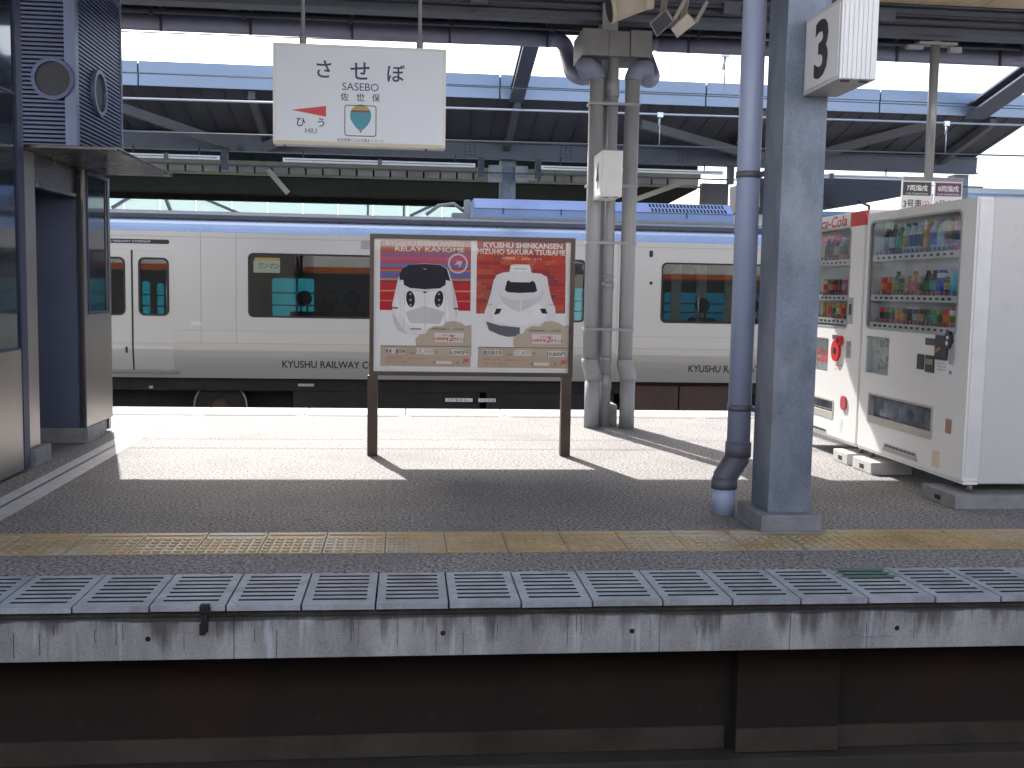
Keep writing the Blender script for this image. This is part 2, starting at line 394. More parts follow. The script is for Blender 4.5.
# unseen, added for light and reflections: the camera's carriage and a pale bounce wall
p = MB(); p.box(-30, 30, -3.6, -1.2, -.95, 1.72, .02); p.box(-30, 30, -3.6, -1.2, 1.723, 1.88, mi=1); p.box(-30, 30, -3.6, -1.2, 1.883, 2.62, .02, mi=2)
struct(p.build('unseen_carriage', [mat('unseen_carriage_dark', (.05, .05, .055), .3, var=.1), mat('unseen_carriage_orange', (.50, .12, .03), .4, var=.05), mat('unseen_carriage_white', (.70, .70, .68), .4, var=.05)]))
p = MB(); p.box(-45, 45, -9.5, -9.0, -1.12, 9.0); struct(p.build('wall', mat('added_bounce_wall', (.72, .75, .80), .8, var=.06, scale=.6)))  # added unseen wall for bounce fill
# tactile paving: studded tiles and a bar row
p = MB()
TP = .2995; n0 = -12
tb = bmesh.new()
for k in range(n0, 19):
    X0 = .205+TP*k
    p.box(X0+.003, X0+TP-.003, 4.985, 5.285, -.02, .0045, .002)
    p.box(X0+.003, X0+TP-.003, 5.291, 5.41, -.02, .0045, .002)
    p.box(X0+.012, X0+TP-.012, 5.335, 5.372, 0, .0105, .003)
    for i in range(6):
        for j in range(5):
            cx, cyy = X0+.03+i*.048, 5.018+j*.0585
            b8 = [tb.verts.new((cx+math.cos(a*math.pi/4)*r, cyy+math.sin(a*math.pi/4)*r, z)) for r, z in ((.0205, .0044), (.0145, .0115)) for a in range(8)]
            for a in range(8): tb.faces.new((b8[a], b8[(a+1) % 8], b8[8+(a+1) % 8], b8[8+a]))
            tb.faces.new(b8[8:])
p._merge(tb, 0)
struct(p.build('tactile_paving', YEL))
# platform edge wall below the gratings, and the dark wall set back under it
t = thing('edge_wall', (.5, 4.2, -.22), 'streaky stained pale concrete band running under the slotted panels', 'wall')
m = MB()
xs = [PX0, -2.6, -.675, 1.06, 1.62, 3.6, PX1]
for a, b in zip(xs, xs[1:]): m.box(a+.001, b-.001, 4.176, 4.24, -.222, -.052, .004)
m.box(PX0, PX1, 4.205, 4.24, -.0525, -.026)
m.box(PX0, PX1, 4.24, 4.642, -.222, -.16)
m.build('concrete_band', FAC, t)
m = MB()
for u, v in ((148, 639), (443, 633), (632, 631), (897, 628)):
    c = on_y(u, v, 4.176); m.lathe([(0, -.003), (.009, -.003), (.011, 0), (.0, .002)], (c.x, 4.1745, c.z), 14, axis='y')
m.split('bolt_plug', DARKW, t)
m = MB()
for i in range(26):                                            # hairline cracks that run down the face
    xx = random.uniform(-1.7, 2.9); z0 = -.056-random.uniform(0, .07); z1 = max(-.217, z0-random.uniform(.03, .12))
    pts = [(xx+random.uniform(-.0012, .0012), z0+(z1-z0)*j/5) for j in range(6)]
    for (a, b), (c, d) in zip(pts, pts[1:]): m.bar((a, 4.1755, b), (c, 4.1755, d), .0012+.0008*random.random(), .002)
m.build('crack', DARKW, t)
t = thing('retaining_wall', (.5, 4.7, -1.12), 'dark wall in the shadow below the platform edge', 'wall')
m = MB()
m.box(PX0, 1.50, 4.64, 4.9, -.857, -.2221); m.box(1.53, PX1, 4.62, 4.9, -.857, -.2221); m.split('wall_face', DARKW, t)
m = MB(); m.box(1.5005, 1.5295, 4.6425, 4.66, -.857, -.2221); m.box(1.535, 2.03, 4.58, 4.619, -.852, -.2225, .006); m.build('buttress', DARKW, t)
m = MB(); m.box(PX0, 1.499, 4.627, 4.6395, -.853, -.745, .003); m.box(2.035, PX1, 4.607, 4.6195, -.853, -.745, .003); m.box(1.536, 2.029, 4.567, 4.5795, -.848, -.735, .003); m.build('lit_foot_strip', mat('lit_foot_colour', (.062, .052, .042), .9, var=.35, scale=4, stain=(.03, .022, .018), stain_amt=.6), t)  # added strip, paler to stand for light reaching the wall foot
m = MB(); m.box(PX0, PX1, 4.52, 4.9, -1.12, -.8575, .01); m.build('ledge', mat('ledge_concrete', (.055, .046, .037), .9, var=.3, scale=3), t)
m = MB()
for u, v in ((80, 723), (200, 721), (318, 719), (432, 716), (540, 712), (630, 710), (700, 708), (878, 705)):
    c = on_y(u, v, 4.64 if u < 730 else 4.62); m.cyl((c.x, c.y, c.z), (c.x, c.y-.004, c.z), .012, 12)
m.split('tie_hole', DK, t)

# slotted concrete panels, each one a thing
PITCH_G, G0 = .2956, -1.296-.2956*2
def grating_mesh(clean=True):
    m = MB(); W = PITCH_G-.008; D = .466
    slots = [.040+i*.057 for i in range(7)]                   # from the back edge to the front
    holes = [rr(.034, D-s-.023, W-.034, D-s, .004, 2) for s in slots]
    fr = Frame((0, 0, 0), (1, 0, 0), (0, 1, 0), (0, 0, 1))
    m.plate(fr, rect(0, 0, W, D), holes, -.023, 0.)
    for f in m.bm.faces:                                       # slot walls given a darker colour
        c = f.calc_center_median()
        if abs(f.normal.z) < .5 and .01 < c.x < W-.01 and .01 < c.y < D-.01: f.material_index = 1
    return m
m = grating_mesh(); g0 = m.build('slotted_panel', [CONC, mat('slot_wall_dark', (.03, .03, .03), .95, var=.1)]); me0 = g0.data
corr = ROOT[g0]                                                # mesh origin offset
ords = ['first', 'second', 'third', 'fourth', 'fifth', 'sixth', 'seventh', 'eighth', 'ninth', 'tenth', 'eleventh', 'twelfth', 'thirteenth', 'fourteenth', 'fifteenth', 'sixteenth']
NG = 16
for k in range(NG):
    o = g0 if k == 0 else g0.copy()
    if k: C.objects.link(o)
    o.location = (G0+.004+PITCH_G*k+corr.x, 4.170+corr.y, corr.z + random.uniform(-.0012, .0012))
    o.rotation_euler.z = random.uniform(-.003, .003)
    tag(o, 'grey slotted concrete panel, %s from the left along the platform edge' % ords[k], 'grating', 'slotted concrete panels along the platform edge')
    if k == 3: o['label'] = 'grey slotted concrete panel with the black rubber scrap at its front'
    if k == 13:
        o['label'] = 'slotted concrete panel with its back bars painted green'
        gp = MB(); W = PITCH_G-.008
        for y0, y1 in ((.429, .463), (.372, .4005), (.315, .3435)):
            gp.plate(Frame((0, 0, 0), (1, 0, 0), (0, 1, 0), (0, 0, 1)), rect(.012, y0, W-.012, y1), (), .0004, .002)
        q = gp.build('green_paint', mat('green_paint', (.02, .13, .085), .5, var=.2, scale=20)); 
        q.parent = o; q.location = -corr + ROOT[q]
p = MB(); p.box(PX0, G0+.002, 4.172, 4.636, -.023, -.0005, .003); p.box(G0+.004+PITCH_G*NG, PX1, 4.172, 4.636, -.023, -.0005, .003); struct(p.build('platform_edge', CONC))
# black rubber scrap
m = MB(); cc = on_y(204, 605, 4.16)
m.box(cc.x-.018, cc.x+.024, 4.152, 4.1695, -.03, .003, .005); m.box(cc.x-.016, cc.x+.02, 4.16, 4.185, .0005, .006, .002); m.box(cc.x-.012, cc.x+.014, 4.155, 4.172, -.105, -.03, .005); m.box(cc.x-.018, cc.x+.006, 4.15, 4.170, -.115, -.07, .005)
tag(m.build('rubber_scrap', BLACK), 'torn black rubber strip hanging over the slotted panel edge', 'rubber strip')

# ================================================================== left building
t = thing('station_building', (-3., 7.8, 0), 'navy and stainless lift building at the left edge of the platform', 'building')
B = lambda name, m_, mm, par=None: m_.build(name, mm, par or t)
m = MB(); m.box(-2.68, -2.52, 4.2, 7.19, 0.02, .82, .004); B('lower_panel', m, STAINL)
m = MB(); m.box(-2.66, -2.53, 4.2, 7.19, .835, 2.46, .003); m.box(-2.66, -2.53, 4.2, 7.19, 2.475, 3.98, .003); wg = B('window', m, DGLASS)
m = MB(); m.box(-2.68, -2.515, 7.192, 7.30, .02, 3.98, .003); m.box(-2.67, -2.52, 4.2, 7.19, .8205, .8345); m.box(-2.67, -2.523, 4.2, 7.19, 2.4605, 2.4745); m.build('frame', INKB, wg)
m = MB(); m.box(-2.74, -2.56, 7.40, 7.63, .121, 2.148, .004); m.box(-2.66, -2.562, 7.31, 7.39, 2.0, 3.98, .003); B('pilaster', m, STAINL)
m = MB(); m.box(-2.67, -2.515, 7.42, 7.72, 0, .12, .006); m.box(-3.3, -2.50, 8.53, 9.06, 0, .12, .006); m.split('footing', FOOT, t)
m = MB(); m.box(-3.6, -2.575, 8.56, 8.62, .121, 2.148); m.box(-3.62, -3.56, 7.4, 8.559, 0, 2.148); m.box(-3.6, -2.75, 7.34, 7.40, 0, 2.148); B('recess_wall', m, BLUEW)
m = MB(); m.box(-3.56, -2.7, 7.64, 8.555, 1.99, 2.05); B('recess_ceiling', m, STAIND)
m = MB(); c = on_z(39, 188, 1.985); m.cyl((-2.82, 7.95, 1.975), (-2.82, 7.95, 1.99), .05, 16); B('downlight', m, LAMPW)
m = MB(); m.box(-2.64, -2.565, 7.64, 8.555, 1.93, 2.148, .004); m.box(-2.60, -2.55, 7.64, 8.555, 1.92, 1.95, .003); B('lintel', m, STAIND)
m = MB(); fr = Frame((-2.515, 0, 0), (0, 1, 0), (0, 0, 1), (1, 0, 0))
m.plate(fr, rect(8.56, .121, 9.3, 2.145), [rect(8.66, 1.035, 9.2, 2.12)], -.015, 0); m.box(-3.6, -2.531, 9.24, 9.3, .02, 2.145); B('end_panel', m, STAINL)
m = MB(); m.box(-2.532, -2.521, 8.662, 9.198, 1.037, 2.118); wp = B('end_window', m, DGLASS)
m = MB(); m.plate(fr, rect(8.64, 1.015, 9.22, 2.14), [rect(8.665, 1.04, 9.195, 2.115)], .0005, .008); m.build('frame', INKB, wp)
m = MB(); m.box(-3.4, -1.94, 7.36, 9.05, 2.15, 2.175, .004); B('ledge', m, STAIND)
LX, LY0, LY1 = -2.40, 8.05, 9.30
m = MB(); m.box(-3.25, LX-.038, LY0+.042, LY1-.01, 2.176, 4.08); B('louvre_core', m, DK)
m = MB(); z = 2.19
while z < 4.05:
    if not 3.53 < z < 3.60:
        m.prism([(LY0+.008, z), (LY0+.008, z+.017), (LY0+.04, z+.021), (LY0+.04, z+.004)], -3.1, LX-.081)
        m.box(LX-.036, LX-.004, LY0+.081, LY1-.031, z, z+.018)
    z += .031
B('louvre', m, LOUV)
m = MB(); m.box(LX-.08, LX, LY0, LY0+.08, 2.1765, 4.08, .004); m.box(-3.2, -3.1, LY0, LY0+.08, 2.1765, 4.08, .004); m.box(LX-.05, LX+.005, LY1-.03, LY1+.005, 2.1765, 4.08, .004)
m.box(-3.1, LX-.081, LY0+.002, LY0+.04, 3.55, 3.588, .003); m.box(LX-.04, LX+.003, LY0+.081, LY1-.031, 3.55, 3.588, .003); B('louvre_trim', m, LOUVT)
for fr_, cc, rad in ((front(LY0+.01), on_y(53, 79, LY0), .150), (Frame((LX-.005, 0, 0), (0, 1, 0), (0, 0, 1), (1, 0, 0)), on_x(98, 93, LX), .175)):
    a, b = (cc.x if fr_.n.y else cc.y), cc.z
    m = MB(); m.plate(fr_, ring(a, b, rad, rad, 36), [ring(a, b, rad*.82, rad*.82, 36)], 0, .03); v = B('round_vent', m, LOUV if fr_.n.y else LOUVT)
    m = MB(); m.plate(fr_, ring(a, b, rad*.82, rad*.82, 36), (), 0, .012); m.build('mesh_disc', mat('vent_mesh', (.035, .04, .055), .6, var=.1), v)

# ================================================================== our canopy
t = thing('platform_canopy', (2, 7.5, 3.7), 'dark steel canopy over the near platform with beige ceiling planks', 'canopy')
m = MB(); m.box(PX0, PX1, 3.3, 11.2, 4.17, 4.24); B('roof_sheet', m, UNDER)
m = MB(); y = 3.4
x = PX0
while x < PX1: m.box(x+.006, x+.594, 3.4, 9.78, 4.03, 4.168, .004); x += .6
B('ceiling_plank', m, CEILB)
m = MB()
for yb in (9.92,):
    m.box(PX0, PX1, yb-.012, yb+.012, 3.785, 4.02); m.box(PX0, PX1, yb-.1, yb+.1, 3.765, 3.785); m.box(PX0, PX1, yb-.1, yb+.1, 4.02, 4.04)
B('main_beam', m, BSTEEL)
m = MB()
for xb in (-7, -1.75, 2.08, 7.4):
    m.box(xb-.07, xb+.07, 10.04, 11.0, 3.99, 4.16)
m.split('cross_beam', BSTEEL, t)
m = MB(); m.cyl((PX0, 10.45, 3.82), (PX1, 10.45, 3.82), .018, 8); m.cyl((PX0, 10.5, 3.90), (PX1, 10.5, 3.90), .014, 8); m.box(PX0, PX1, 11.09, 11.14, 3.93, 4.165); B('edge_rail', m, DSTEEL)
m = MB()
for u in (160, 250, 352, 450, 548, 690, 900, 1004):
    xx = on_y(u, 30, 10.8).x
    m.box(xx-.012, xx+.012, 10.42, 10.46, 3.79, 4.16); m.bar((xx, 10.45, 3.98), (xx, 10.95, 3.96), .025, .02); m.box(xx-.012, xx+.012, 10.83, 10.85, 3.73, 4.05)
m.split('bracket', DSTEEL, t)
m = MB(); m.box(*(lambda a: (a.x-.35, a.x+.4))(on_y(515, 22, 9.78)), 9.86, 9.90, 3.76, 3.84); B('splice_plate', m, BSTEEL)
m = MB(); m.tube(sag((-3.4, 9.6, 3.98), (-2.25, 9.7, 3.76), .05, 8), .012, 6); B('cable', m, PIPEG)
m = MB(); m.cyl((PX0, 9.80, 3.93), (PX1, 9.80, 3.93), .016, 8); m.cyl((PX0, 9.83, 3.86), (PX1, 9.83, 3.86), .011, 8); B('conduit', m, DSTEEL)
m = MB()
for xx in (-1.9, .55, 2.9, 4.4, 6.0): m.box(xx, xx+.16, 9.76, 9.84, 3.86, 3.97, .006)
m.split('junction_box', BSTEEL, t)

# gutters with their downpipes down the rear pillar
PYC = 9.72
def gutter(side, label):
    GZ, GY, r = 3.845, 10.95, .088
    t = thing('rain_gutter', (1.9, GY, 0), label, 'drain pipe', 'gutters with downpipes on the rear pillar')
    xe = on_y(572, 60, 10.4).x if side < 0 else on_y(655, 65, 10.4).x                            # where the horizontal run turns down
    xd = 1.712 if side < 0 else 2.047                          # downpipe
    m = MB(); m.cyl((PX0 if side < 0 else PX1, GY, GZ), (xe+side*.14, GY, GZ), r, 20); m.build('gutter_run', GUTT, t)
    rr_ = .15; Y2 = GY-.35
    s = side
    pts = [Vector((xe+s*.14, GY, GZ))]
    for i in range(1, 7):
        a = math.radians(90*i/6); pts.append(Vector((xe+s*.14-s*.15*math.sin(a), GY-.12*i/6, GZ-.15*(1-math.cos(a)))))
    low = 3.325
    pts.append(Vector((xe-s*.01, GY-.45, low+.12)))
    for i in range(1, 7):
        a = math.radians(90*i/6); pts.append(Vector((xe-s*.01-s*.12*(1-math.cos(a)), GY-.45-.3*i/6, low+.12-.12*math.sin(a))))
    pts.append(Vector((xd+s*.12, PYC-.02, low)))
    for i in range(1, 7):
        a = math.radians(90*i/6); pts.append(Vector((xd+s*.12-s*.12*math.sin(a), PYC-.02, low-.12*(1-math.cos(a)))))
    m = MB(); m.tube(pts, .078, 18); m.build('elbow', GUTT, t)
    zk = .62
    m = MB(); m.cyl((xd, PYC-.02, low-.1), (xd, PYC-.02, zk-.02), .068, 20); m.build('downpipe', PIPEG, t)
    m = MB(); m.tube([(xd, PYC-.02, zk+.02), (xd, PYC-.02, zk-.02), (xd+.02, PYC-.07, zk-.12), (xd+.02, PYC-.07, zk-.17)], .077, 18); m.build('offset_joint', PIPEG, t)
    m = MB(); m.cyl((xd+.02, PYC-.07, zk-.16), (xd+.02, PYC-.07, 0), .071, 20); m.build('foot_pipe', PIPEG, t)
    return t
gutter(-1, 'blue grey gutter along the roof edge left of the rear pillar and its downpipe')
gutter(1, 'blue grey gutter along the roof edge right of the rear pillar and its downpipe')
t = thing('rear_pillar', (1.9, 9.85, 0), 'weathered grey steel pillar with collar box between the downpipes', 'pillar')
m = MB()
m.box(1.77, 1.915, 9.80, 9.815, .2, 4.1); m.box(1.77, 1.93, 9.98, 9.995, .2, 4.1); m.box(1.845, 1.86, 9.816, 9.979, .2, 4.1); B('steel_section', m, PIPEG)
m = MB(); m.box(1.73, 2.0, 9.77, 10.05, 0, .2, .01); B('base_block', m, FOOT)
m = MB(); m.box(1.56, 1.80, 9.62, 10.15, 3.405, 3.64, .006); m.box(1.803, 2.0, 9.64, 10.15, 3.405, 3.63, .006); m.box(2.003, 2.20, 9.62, 10.15, 3.405, 3.64, .006); m.split('collar_box', mat('collar_grey', (.215, .222, .235), .6, var=.12, scale=4), t)
m = MB()
for zz in (2.98, 2.24, 1.72, .92):
    m.box(1.64, 2.11, 9.63, 9.65, zz-.012, zz+.012); m.box(1.64, 1.655, 9.65, 9.8, zz-.012, zz+.012); m.box(2.095, 2.11, 9.65, 9.8, zz-.012, zz+.012)
m.split('clamp_band', PIPEG, t)
t = thing('drain_pipe', (1.9, 9.68, 0), 'thin grey middle downpipe in front of the rear pillar', 'drain pipe')
m = MB(); m.cyl((1.868, 9.71, 3.4), (1.868, 9.71, .0), .049, 20); B('pipe', m, PIPEG)
m = MB()
for z0, z1 in ((3.05, 3.2), (1.30, 1.36), (1.40, 1.42), (.62, .66), (.36, .50)): m.cyl((1.868, 9.71, z0), (1.868, 9.71, z1), .056, 20)
m.split('coupling', PIPEG, t)
# the numbered box on the rear pillar and its bigger twin on the near column
def number_box(loc, X0, X1, Y0, Y1, Z0, Z1, num, label, nh):
    t = thing('number_sign', loc, label, 'sign')
    m = MB(); m.box(X0, X1, Y0, Y1, Z0, Z1, .006)
    m.build('casing', ALUW, t)
    m = MB(); n_ = max(4, int((X1-X0)/.026))
    for i in range(n_):
        xa = X0+.012+(X1-X0-.024)*i/n_; m.box(xa+.003, xa+(X1-X0-.024)/n_-.004, Y0-.004, Y0+.001, Z0+.004, Z1-.004)
    m.build('end_rib', ALUW, t)
    f = left(X0); m = MB(); m.plate(f, rect(-Y1+.02, Z0+.02, -Y0-.02, Z1-.02), (), 0, .003); m.build('face_plate', PAPER, t)
    m = MB(); m.text(f, num, -(Y0+Y1)/2, (Z0+Z1)/2, h=nh, w=nh*.60, d=.0045, off=.03); m.build('numeral', INK, t)
    m = MB()
    for k in (.25, .75): m.box(X0+(X1-X0)*k-.02, X0+(X1-X0)*k+.02, Y0+.03, Y0+.05, Z0-.006, Z0)
    m.split('latch', BROWNF, t)
    return t
number_box((1.76, 9.4, 2.1), 1.69, 1.87, 9.18, 9.62, 2.10, 2.50, '4', 'white ribbed sign box with a black 4 on the rear pillar', .23)
# ================================================================== near column, its pipe, number 3
t = thing('steel_column', (2.08, 5.55, 0), 'tall blue grey steel column on a concrete plinth at the tactile strip', 'column')
m = MB(); m.box(1.95, 2.185, 5.42, 5.70, .095, 4.11, .006); B('shaft', m, STEELB)
m = MB(); m.box(1.895, 2.235, 5.36, 5.78, 0, .095, .012); B('plinth', m, mat('plinth_concrete', (.22, .225, .24), .85, var=.15, scale=8, fine=.25)) 
m = MB(); m.box(1.88, 2.25, 5.33, 5.80, .0, .012, .004); B('mortar_pad', m, FOOT)
t = thing('column_drainpipe', (1.9, 5.85, 0), 'blue grey drainpipe with an offset elbow left of the steel column', 'drain pipe')
xd = 1.913
m = MB(); m.cyl((xd, 5.85, 4.1), (xd, 5.85, .40), .066, 24); B('pipe', m, PIPEB)
m = MB(); m.cyl((xd, 5.85, .42), (xd, 5.85, .335), .074, 24); m.tube([(xd, 5.85, .36), (xd, 5.85, .33), (xd-.075, 5.85, .21), (xd-.075, 5.85, .19)], .069, 20); m.cyl((xd-.075, 5.85, .21), (xd-.075, 5.85, .15), .074, 24); B('offset_elbow', m, mat('pipe_fitting', (.12, .125, .165), .5, var=.1))
m = MB(); m.cyl((xd-.075, 5.85, .16), (xd-.075, 5.85, 0), .067, 24); B('foot_pipe', m, PIPEB)
m = MB()
for zz in (1.94, .62, 2.92): m.cyl((xd, 5.85, zz-.018), (xd, 5.85, zz+.018), .071, 24); m.box(xd, 1.99, 5.83, 5.87, zz-.012, zz+.012); m.box(1.955, 1.985, 5.701, 5.86, zz-.012, zz+.012)
m.split('clamp', PIPED, t)
number_box((2.15, 5.2, 2.31), 2.048, 2.232, 4.955, 5.416, 2.305, 2.69, '3', 'white ribbed sign box with a black 3 on the near column', .29)
# ================================================================== station name sign
t = thing('station_sign', (-.36, 8, 2.31), 'white hanging station name sign reading SASEBO with a balloon emblem', 'sign')
SX0, SX1, SZ0, SZ1 = -.985, .274, 2.305, 3.03
f8 = front(8.0)
m = MB(); m.plate(f8, rr(SX0, SZ0, SX1, SZ1, .012), (), -.07, .05); B('casing', m, ALUW)
m = MB(); m.plate(f8, rect(SX0+.022, SZ0+.03, SX1-.022, SZ1-.022), (), .05, .0515); B('face_panel', m, mat('sign_face', (.79, .86, .95), .35, var=0, spec=.2))
m = MB(); m.plate(f8, rect(SX0+.005, SZ0+.003, SX1-.005, SZ0+.024), (), .05, .054); B('bottom_rail', m, CREAM)
m = MB()
def sp(u, v): q = on_y(u, v, 7.948); return q.x, q.z
for ch, u, v, h in (('さ', 324, 69, .125), ('せ', 360, 71, .125), ('ぼ', 396, 73.5, .125)):
    a, b = sp(u, v); m.text(f8, ch, a, b, h=h, d=.0535, off=.012)
a, b = sp(360.5, 87); m.text(f8, 'SASEBO', a, b, w=.265, d=.0535)
for ch, u, v in (('佐', 344.5, 96.7), ('世', 360.5, 97.3), ('保', 376, 98)): a, b = sp(u, v); m.text(f8, ch, a, b, h=.056, d=.0535, off=.01)
for ch, u, v in (('ひ', 301, 122), ('う', 321, 122.8)): a, b = sp(u, v); m.text(f8, ch, a, b, h=.062, d=.0535, off=.012)
a, b = sp(311, 130.8); m.text(f8, 'HIU', a, b, w=.082, d=.0535)
a, b = sp(360.5, 140.5); m.text(f8, '佐世保港くにたち路をイメージ', a, b, w=.34, h=.026, d=.0535)
B('lettering', m, INKB)
m = MB(); m.plate(f8, [sp(291, 109.8), sp(326, 106), sp(326, 116.7)], (), .0515, .0535); B('red_arrow', m, RED)
m = MB(); a0, b1 = sp(344.5, 104.7); a1, b0 = sp(376.3, 137)
m.plate(f8, rr(a0, b0, a1, b1, .02), [rr(a0+.006, b0+.006, a1-.006, b1-.006, .015)], .0515, .0535)
em = B('balloon_emblem', m, INKB)
cx_, cz_ = sp(360.7, 117.3); R_ = .077
def balloon(a_lo, a_hi):
    pts = []
    return pts
def bl(t0, t1, n=10):                                           # a slice of the balloon between two heights (fractions)
    def half(s):                                               # width at fraction s from the bottom tip (0) to the top (1)
        return R_*1.0*math.sqrt(max(0, 1-((s-.58)/.42)**2)) if s > .58 else R_*(.12+.88*math.sin(s/.58*math.pi/2)**.9)
    H = .19; zb = cz_-.098
    L_ = [(cx_-half(t0+(t1-t0)*i/n), zb+H*(t0+(t1-t0)*i/n)) for i in range(n+1)]
    R2 = [(2*cx_-x_, z_) for x_, z_ in reversed(L_)]
    out = L_+R2
    res = []
    for q in out:
        if not res or (abs(q[0]-res[-1][0])+abs(q[1]-res[-1][1])) > 1e-4: res.append(q)
    return res
for (t0, t1, col) in ((.0, .1, (.10, .35, .38)), (.1, .70, (.035, .30, .42)), (.70, .78, (.14, .08, .06)), (.78, .93, (.45, .33, .10)), (.93, .998, (.30, .19, .07))):
    m = MB(); m.plate(f8, bl(t0, t1), (), .0515, .053); m.build('balloon_band', flat('balloon_%d' % int(t0*100), col), em)
m = MB(); m.plate(f8, ring(cx_, cz_-.104, .008, .008, 10), (), .0515, .0535); m.build('basket', RED, em)
m = MB()
for xx in (-.775, .078): m.cyl((xx, 8.01, 4.17), (xx, 8.01, 3.03), .014, 12); m.cyl((xx, 8.01, 3.10), (xx, 8.01, 3.03), .026, 14)
m.split('hanger_rod', PIPEG, t)
m = MB(); q = on_y(285, 145.5, 7.94); m.bar((q.x-.012, 7.944, q.z+.006), (q.x+.014, 7.944, q.z-.01), .008, .006); q = on_y(426, 150, 7.94); m.box(q.x-.008, q.x+.008, 7.942, 7.946, q.z-.007, q.z+.007); m.split('latch', INK, t)
# ================================================================== the poster board
t = thing('poster_board', (.5, 8, 0), 'two leg bronze framed board with two red train fare posters', 'notice board')
BY = 7.95; fB = front(BY)
bx0, bx1, bz0, bz1 = -.276, 1.268, .612, 1.668
m = MB(); m.plate(fB, rect(bx0, bz0, bx1, bz1), [rect(bx0+.03, bz0+.03, bx1-.03, bz1-.03)], -.05, .022); B('frame', m, BROWNF)
m = MB(); m.box(bx0+.02, bx1-.02, BY+.0105, BY+.045, bz0+.02, bz1-.02); B('backing', m, PAPER)
for xa in (-.288, 1.187): 
    m = MB(); m.box(xa, xa+.076, BY-.02, BY+.055, 0, bz0-.001, .004); B('leg', m, BROWNF)
def bp(u, v): q = on_y(u, v, BY-.012); return q.x, q.z
def bpoly(m, pts, d, mi=0): m.plate(fB, [bp(*q) for q in pts], (), d-.001, d); return m
D1, D2, D3, D4, D5, D6, D7 = -.0075, -.006, -.0045, -.003, -.0015, .0, .0015
def P(name, col): return mat('print_'+name, col, .4, var=.04, scale=9, spec=.1)
stripes = [(239.5, 246, (.62, .45, .42)), (246, 252, (.40, .10, .07)), (252, 256.5, (.22, .13, .28)), (256.5, 259.5, (.48, .10, .20)), (259.5, 263, (.55, .08, .15)), (263, 267, (.17, .20, .45)),
           (267, 269, (.55, .05, .05)), (269, 271, (.62, .20, .08)), (271, 275, (.16, .15, .42)), (275, 278, (.17, .14, .36)), (278, 280, (.55, .30, .16)), (280, 282, (.20, .05, .07)),
           (282, 290, (.55, .03, .04)), (290, 291.2, (.70, .42, .16)), (291.2, 300, (.52, .025, .04)), (300, 301.2, (.60, .24, .10)), (301.2, 310, (.50, .02, .035))]
def cloudy(m, o, d):
    pts = [(o+46, 356), (o+46.5, 351), (o+41, 349.5), (o+38.3, 345), (o+38, 339), (o+42, 334.5), (o+48, 333.5), (o+51, 329), (o+57, 326), (o+65, 326.5), (o+69, 322), (o+77, 321), (o+84, 323), (o+88, 326), (o+94, 325), (o+94, 356)]
    bpoly(m, pts, d)
